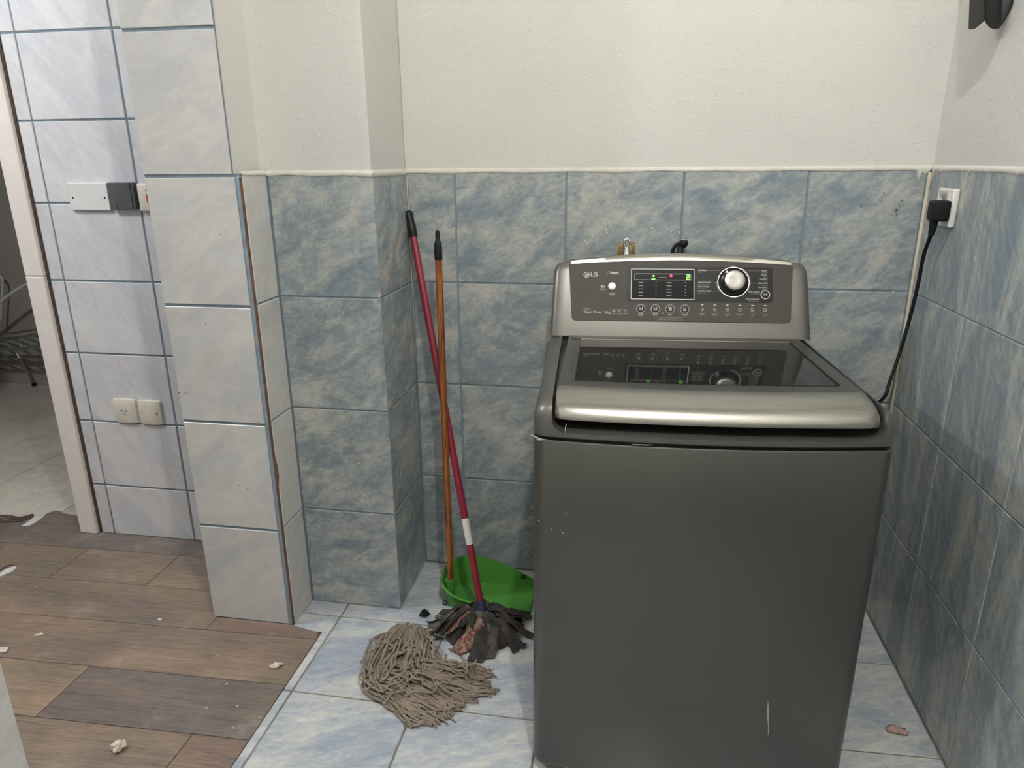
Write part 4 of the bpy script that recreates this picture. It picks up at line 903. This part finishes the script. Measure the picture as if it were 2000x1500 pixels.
for i in range(40):
    a = 2*math.pi*(i*0.381966) + rg.uniform(-0.15, 0.15); dirx = math.cos(a); diry = math.sin(a)
    reach = 0.105 + 0.025*dirx*dirx + rg.uniform(-0.02, 0.02) 
    if diry > 0.15: reach = min(reach, 0.055/diry)
    strip(a, reach, rg.uniform(0.016, 0.032), names_[i % 7], rg.uniform(0.0, 0.040), i, rg.uniform(-1.1, 1.1))
strip(math.radians(200), 0.095, 0.042, 'rag_dots', 0.035, 101); strip(math.radians(283), 0.118, 0.040, 'rag_dots', 0.020, 102, 0.2); strip(math.radians(222), 0.085, 0.020, 'rag_green', 0.030, 103)
strip(math.radians(350), 0.135, 0.040, 'rag_brown', 0.022, 104); strip(math.radians(240), 0.105, 0.018, 'rag_dark', 0.030, 105, 0.7); strip(math.radians(262), 0.06, 0.022, 'rag_pale', 0.034, 106, 0.9); strip(math.radians(300), 0.135, 0.045, 'rag_dark', 0.012, 107)

# ------------------------------------------------------------------ loose string mop head on the floor
mh_o = at_z(820, 1320); mh = tag(empty('mop_head', (mh_o.x, mh_o.y, 0)), 'loose beige string mop head lying flat on the blue floor tiles', 'mop head')
guides = [[(768, 1236), (738, 1268), (715, 1318), (724, 1348), (768, 1378), (806, 1404), (840, 1404)],
          [(780, 1231), (752, 1278), (730, 1328), (750, 1352), (790, 1372), (838, 1392), (862, 1400)],
          [(792, 1229), (770, 1280), (748, 1325), (785, 1344), (835, 1366), (872, 1378), (880, 1384)],
          [(802, 1229), (790, 1282), (775, 1326), (815, 1338), (865, 1352), (905, 1356), (930, 1352)],
          [(812, 1231), (808, 1282), (800, 1322), (845, 1326), (890, 1338), (930, 1344), (965, 1346)],
          [(820, 1235), (826, 1278), (830, 1312), (868, 1312), (905, 1320), (928, 1330), (945, 1332)],
          [(824, 1240), (844, 1272), (862, 1296), (885, 1302), (915, 1303), (940, 1306), (958, 1309)]]
GW = [[Vector(at_z(x, y, 0.014)) for x, y in g] for g in guides]
bm = bmesh.new(); rg = random.Random(4)
for i in range(230):
    f = rg.uniform(0, len(GW)-1.001); k = int(f); t = f-k; layer = rg.random()
    g = [a.lerp(b, t) for a, b in zip(GW[k], GW[k+1])]
    pts = []
    lo = rg.choice([0, 0, 0, 1, 2]); hi = rg.choice([5, 6, 6, 6]) if rg.random() < 0.85 else 4
    for j in range(lo, hi+1):
        q = g[j].copy(); prof_h = [0.020, 0.034, 0.030, 0.030, 0.024, 0.014, 0.004][j]
        q += Vector((rg.gauss(0, 0.0085), rg.gauss(0, 0.0085), 0)); q.z = 0.003 + prof_h*(0.15+0.85*layer)*rg.uniform(0.55, 1.25); pts.append(q-mh.location)
    pts[-1].z = 0.003 + 0.004*layer
    if lo == 0 and rg.random() < 0.75:       # yarn folded over at the top
        f2_ = min(max(f+rg.uniform(-0.9, 0.9), 0), len(GW)-1.001); k2 = int(f2_); g2 = [a.lerp(b, f2_-k2) for a, b in zip(GW[k2], GW[k2+1])]
        pre = [g2[2].copy(), g2[1].lerp(g2[2], 0.2), g2[1].lerp(g2[0], 0.6)]
        for q, hz in zip(pre, (0.006, 0.010, 0.016)): q.z = hz+rg.uniform(0, 0.008); q += Vector((rg.gauss(0, .005), rg.gauss(0, .005), 0)); q -= mh.location
        pts[0].z = 0.010+0.016*layer; pts = pre + pts
    if len(pts) < 3: continue
    sp_ = spline(pts, 6); ph = rg.uniform(0, 6)
    for n_, q in enumerate(sp_): q += Vector((0.0022*math.sin(n_*0.9+ph), 0.0022*math.cos(n_*1.1+ph), 0.0012*math.sin(n_*1.3+ph))); q.z = max(q.z, 0.003)
    rb = rg.uniform(0.0024, 0.0036); tube(bm, sp_, [rb*(1+0.18*math.sin(n_*2.1+ph))*(1 if n_ < len(sp_)-4 else 0.75) for n_ in range(len(sp_))], 6)
for i in range(46):   # tangles lying across
    k = rg.randrange(0, 6); j = rg.choice([1, 2, 2, 3, 3, 4]); a = GW[k][j].lerp(GW[k+1][j], rg.random())
    d = Vector((rg.uniform(-1, 1), rg.uniform(-1, 1), 0)).normalized(); P = []
    for n_ in range(5): P.append(a + d*(0.018*(n_-2)) + Vector((rg.gauss(0, .006), rg.gauss(0, .006), 0.012+rg.uniform(0, .012)-0.003*abs(n_-2))) - mh.location)
    for q in P: q.z = max(q.z, 0.004)+0.008
    tube(bm, spline(P, 5), rg.uniform(0.0022, 0.003), 6)
strands = finish(bm, 'strands', M['yarn'], mh, True); strands['kind'] = 'stuff'
bm = bmesh.new()   # dense core under the yarn so no floor shows through
pts = [GW[0][j] for j in range(0, 6)] + [GW[k][5] for k in range(1, 6)] + [GW[6][j] for j in range(4, -1, -1)] + [GW[k][0] for k in range(5, 0, -1)]
cc = sum((Vector(p) for p in pts), Vector())/len(pts); rr_ = [[(cc.lerp(Vector((p.x, p.y, 0)), s)) for p in pts] for s in (0.86, 0.80, 0.45)]
loft(bm, [[Vector((p.x, p.y, z))-mh.location for p in r] for r, z in zip(rr_, (0.001, 0.008, 0.020))]); finish(bm, 'core', M['yarn'], mh, True)
def tail(pp, r, n=2):
    for j in range(n):
        bm = bmesh.new(); P = [at_z(x+random.uniform(-2, 2), y+random.uniform(-1.5, 1.5), 0.004+0.003*(i == 0)) - mh.location for i, (x, y) in enumerate(pp)]
        m_ = spline(P, 5); tube(bm, m_, [r*(1-0.6*i/len(m_)) for i in range(len(m_))], 6); finish(bm, 'loose_strand', M['yarn'], mh, True)
tail([(748, 1360), (765, 1385), (785, 1405), (792, 1418)], 0.0032, 3); tail([(798, 1398), (796, 1412), (791, 1425)], 0.0030, 1); tail([(868, 1396), (880, 1402), (891, 1411)], 0.0030, 2)
tail([(860, 1300), (900, 1296), (925, 1302), (958, 1309)], 0.0032, 3); tail([(900, 1340), (930, 1344), (972, 1346)], 0.0032, 3); tail([(905, 1330), (930, 1330), (946, 1327)], 0.0028, 2); tail([(886, 1366), (896, 1374), (903, 1383)], 0.0028, 1); tail([(718, 1338), (713, 1346), (707, 1356)], 0.0014, 1); tail([(923, 1303), (926, 1312), (928, 1322)], 0.0018, 1)

# ------------------------------------------------------------------ metal rack in the far room
rk_o = at_z(40, 742); rk = tag(empty('metal_rack', (rk_o.x, 3.28, 0)), 'slender metal rack of thin bars standing by the far grey wall', 'rack'); RO = rk.location.copy()
YR = 3.30
def rod(name, pp, r=0.007, mat='rack_metal'):
    bm = bmesh.new(); tube(bm, spline([at_y(x, y, Y)-RO for x, y, Y in pp], 5), r, 8); return finish(bm, name, M[mat], rk, True)
foot = at_z(72, 749.5, 0.006)
bm = bmesh.new(); tube(bm, [at_y(28, 682, 3.34)-RO, Vector((foot.x, foot.y-0.02, 0.004))-RO], 0.008, 8); finish(bm, 'leg', M['rack_metal'], rk, True)
bm = bmesh.new(); lathe(bm, [(0.013, 0.0), (0.013, 0.012), (0.009, 0.016)], 12, Matrix.Translation(Vector((foot.x, foot.y-0.02, 0))-RO)); finish(bm, 'foot', M['black_rubber'], rk, True, 40)
f2 = Vector((foot.x-0.75, foot.y-0.02, 0))
bm = bmesh.new(); tube(bm, [at_y(-100, 682, 3.34)-RO, f2+Vector((0, 0, 0.004))-RO], 0.008, 8); finish(bm, 'leg', M['rack_metal'], rk, True)
rod('rail', [(-120, 690, 3.36), (0, 695, 3.36), (60, 697, 3.36), (125, 698, 3.36)], 0.010); rod('rail', [(-120, 679, 3.20), (0, 680, 3.20), (40, 682, 3.20), (80, 676, 3.20), (130, 672, 3.20)], 0.008); rod('rail', [(-120, 640, 3.38), (0, 652, 3.38), (60, 645, 3.38), (125, 640, 3.38)], 0.006)
for k in range(9):
    x = -100+22*k; rod('slat', [(x, 664-0.16*(x+10)*0.9, 3.38), (x+22, 667-0.15*(x+10)*0.9, 3.29), (x+54, 676-0.05*x, 3.20)], 0.0055)
rod('arm', [(-60, 640, 3.25), (0, 590, 3.25), (30, 568, 3.25), (62, 552, 3.25), (110, 548, 3.25)], 0.0095, 'white_plastic'); rod('arm', [(1, 640, 3.36), (3, 590, 3.36), (5, 550, 3.36), (-4, 535, 3.36)], 0.006, 'white_plastic')

# ------------------------------------------------------------------ scraps on the floors
def crumb(px, size, label, seed, mat='crumb', flat=0.5, stretch=1.0, ang=0.0, z=0.0026, name='plaster_crumb', cat='debris', group=None, sub=3):
    loc = at_z(px[0], px[1]); rg_ = random.Random(seed); bm = bmesh.new(); bmesh.ops.create_icosphere(bm, subdivisions=sub, radius=size)
    for v in bm.verts:
        n = noise.noise(v.co*(2.2/size)*0.6 + Vector((seed*5.3, 0, 0))); n2 = noise.noise(v.co*(5.0/size)*0.6 + Vector((0, seed*3.3, 0))); v.co *= 1+0.7*n+0.45*n2
        v.co.x *= stretch; v.co.z *= flat
    zmin = min(v.co.z for v in bm.verts)
    for v in bm.verts: v.co.z -= zmin
    o = finish(bm, name, M[mat], None, True); o.location = (loc.x, loc.y, z-0.0002); o.rotation_euler = (0, 0, ang); tag(o, label, cat, group); return o
crumb((233, 1466), 0.0135, 'lumpy cream plaster crumb lying alone on the brown planks', 1, flat=0.7)
crumb((540, 1304), 0.0085, 'elongated cream plaster crumb near the vinyl edge', 2, stretch=1.6, ang=0.3, flat=0.6)
crumb((78, 1242), 0.0062, 'flat oval white flake on the brown vinyl', 3, stretch=1.6, ang=0.4, flat=0.25)
crumb((313, 1213), 0.0048, 'small white chip near the foot of the tiled partition', 4, stretch=1.3, flat=0.4)
crumb((8, 1272), 0.010, 'crumbled white plaster bits beside the near wall end', 5, stretch=1.3, flat=0.3)
for i, (x, y, s) in enumerate(((381, 1203, .0022), (425, 1283, .0022), (464, 1381, .0026), (404, 1385, .0030), (443, 1338, .0030), (423, 1339, .0018), (456, 1424, .0022), (68, 1240, .0014), (70, 1148, .0018), (507, 1404, .0022), (385, 1218, .0018))):
    crumb((x, y), s, 'tiny white plaster speck on the brown vinyl', 20+i, sub=1, group='white specks on the vinyl')
crumb((611, 1190.5), 0.0028, 'white speck on the floor in the pillar corner', 41, z=0.0, sub=1); crumb((960, 1307), 0.0055, 'white scrap at the tip of the string mop', 42, z=0.0, flat=0.4, sub=1)
crumb((830, 1203), 0.0125, 'small black scrap on the floor between pillar and dustpan', 43, 'black_rubber', 0.5, 0.9, 0.5, 0.0, 'black_scrap')
crumb((1752, 1428), 0.0130, 'crumpled pinkish scrap on the floor beside the right wall', 44, 'pink', 0.25, 1.6, -0.2, 0.0, 'pink_scrap')
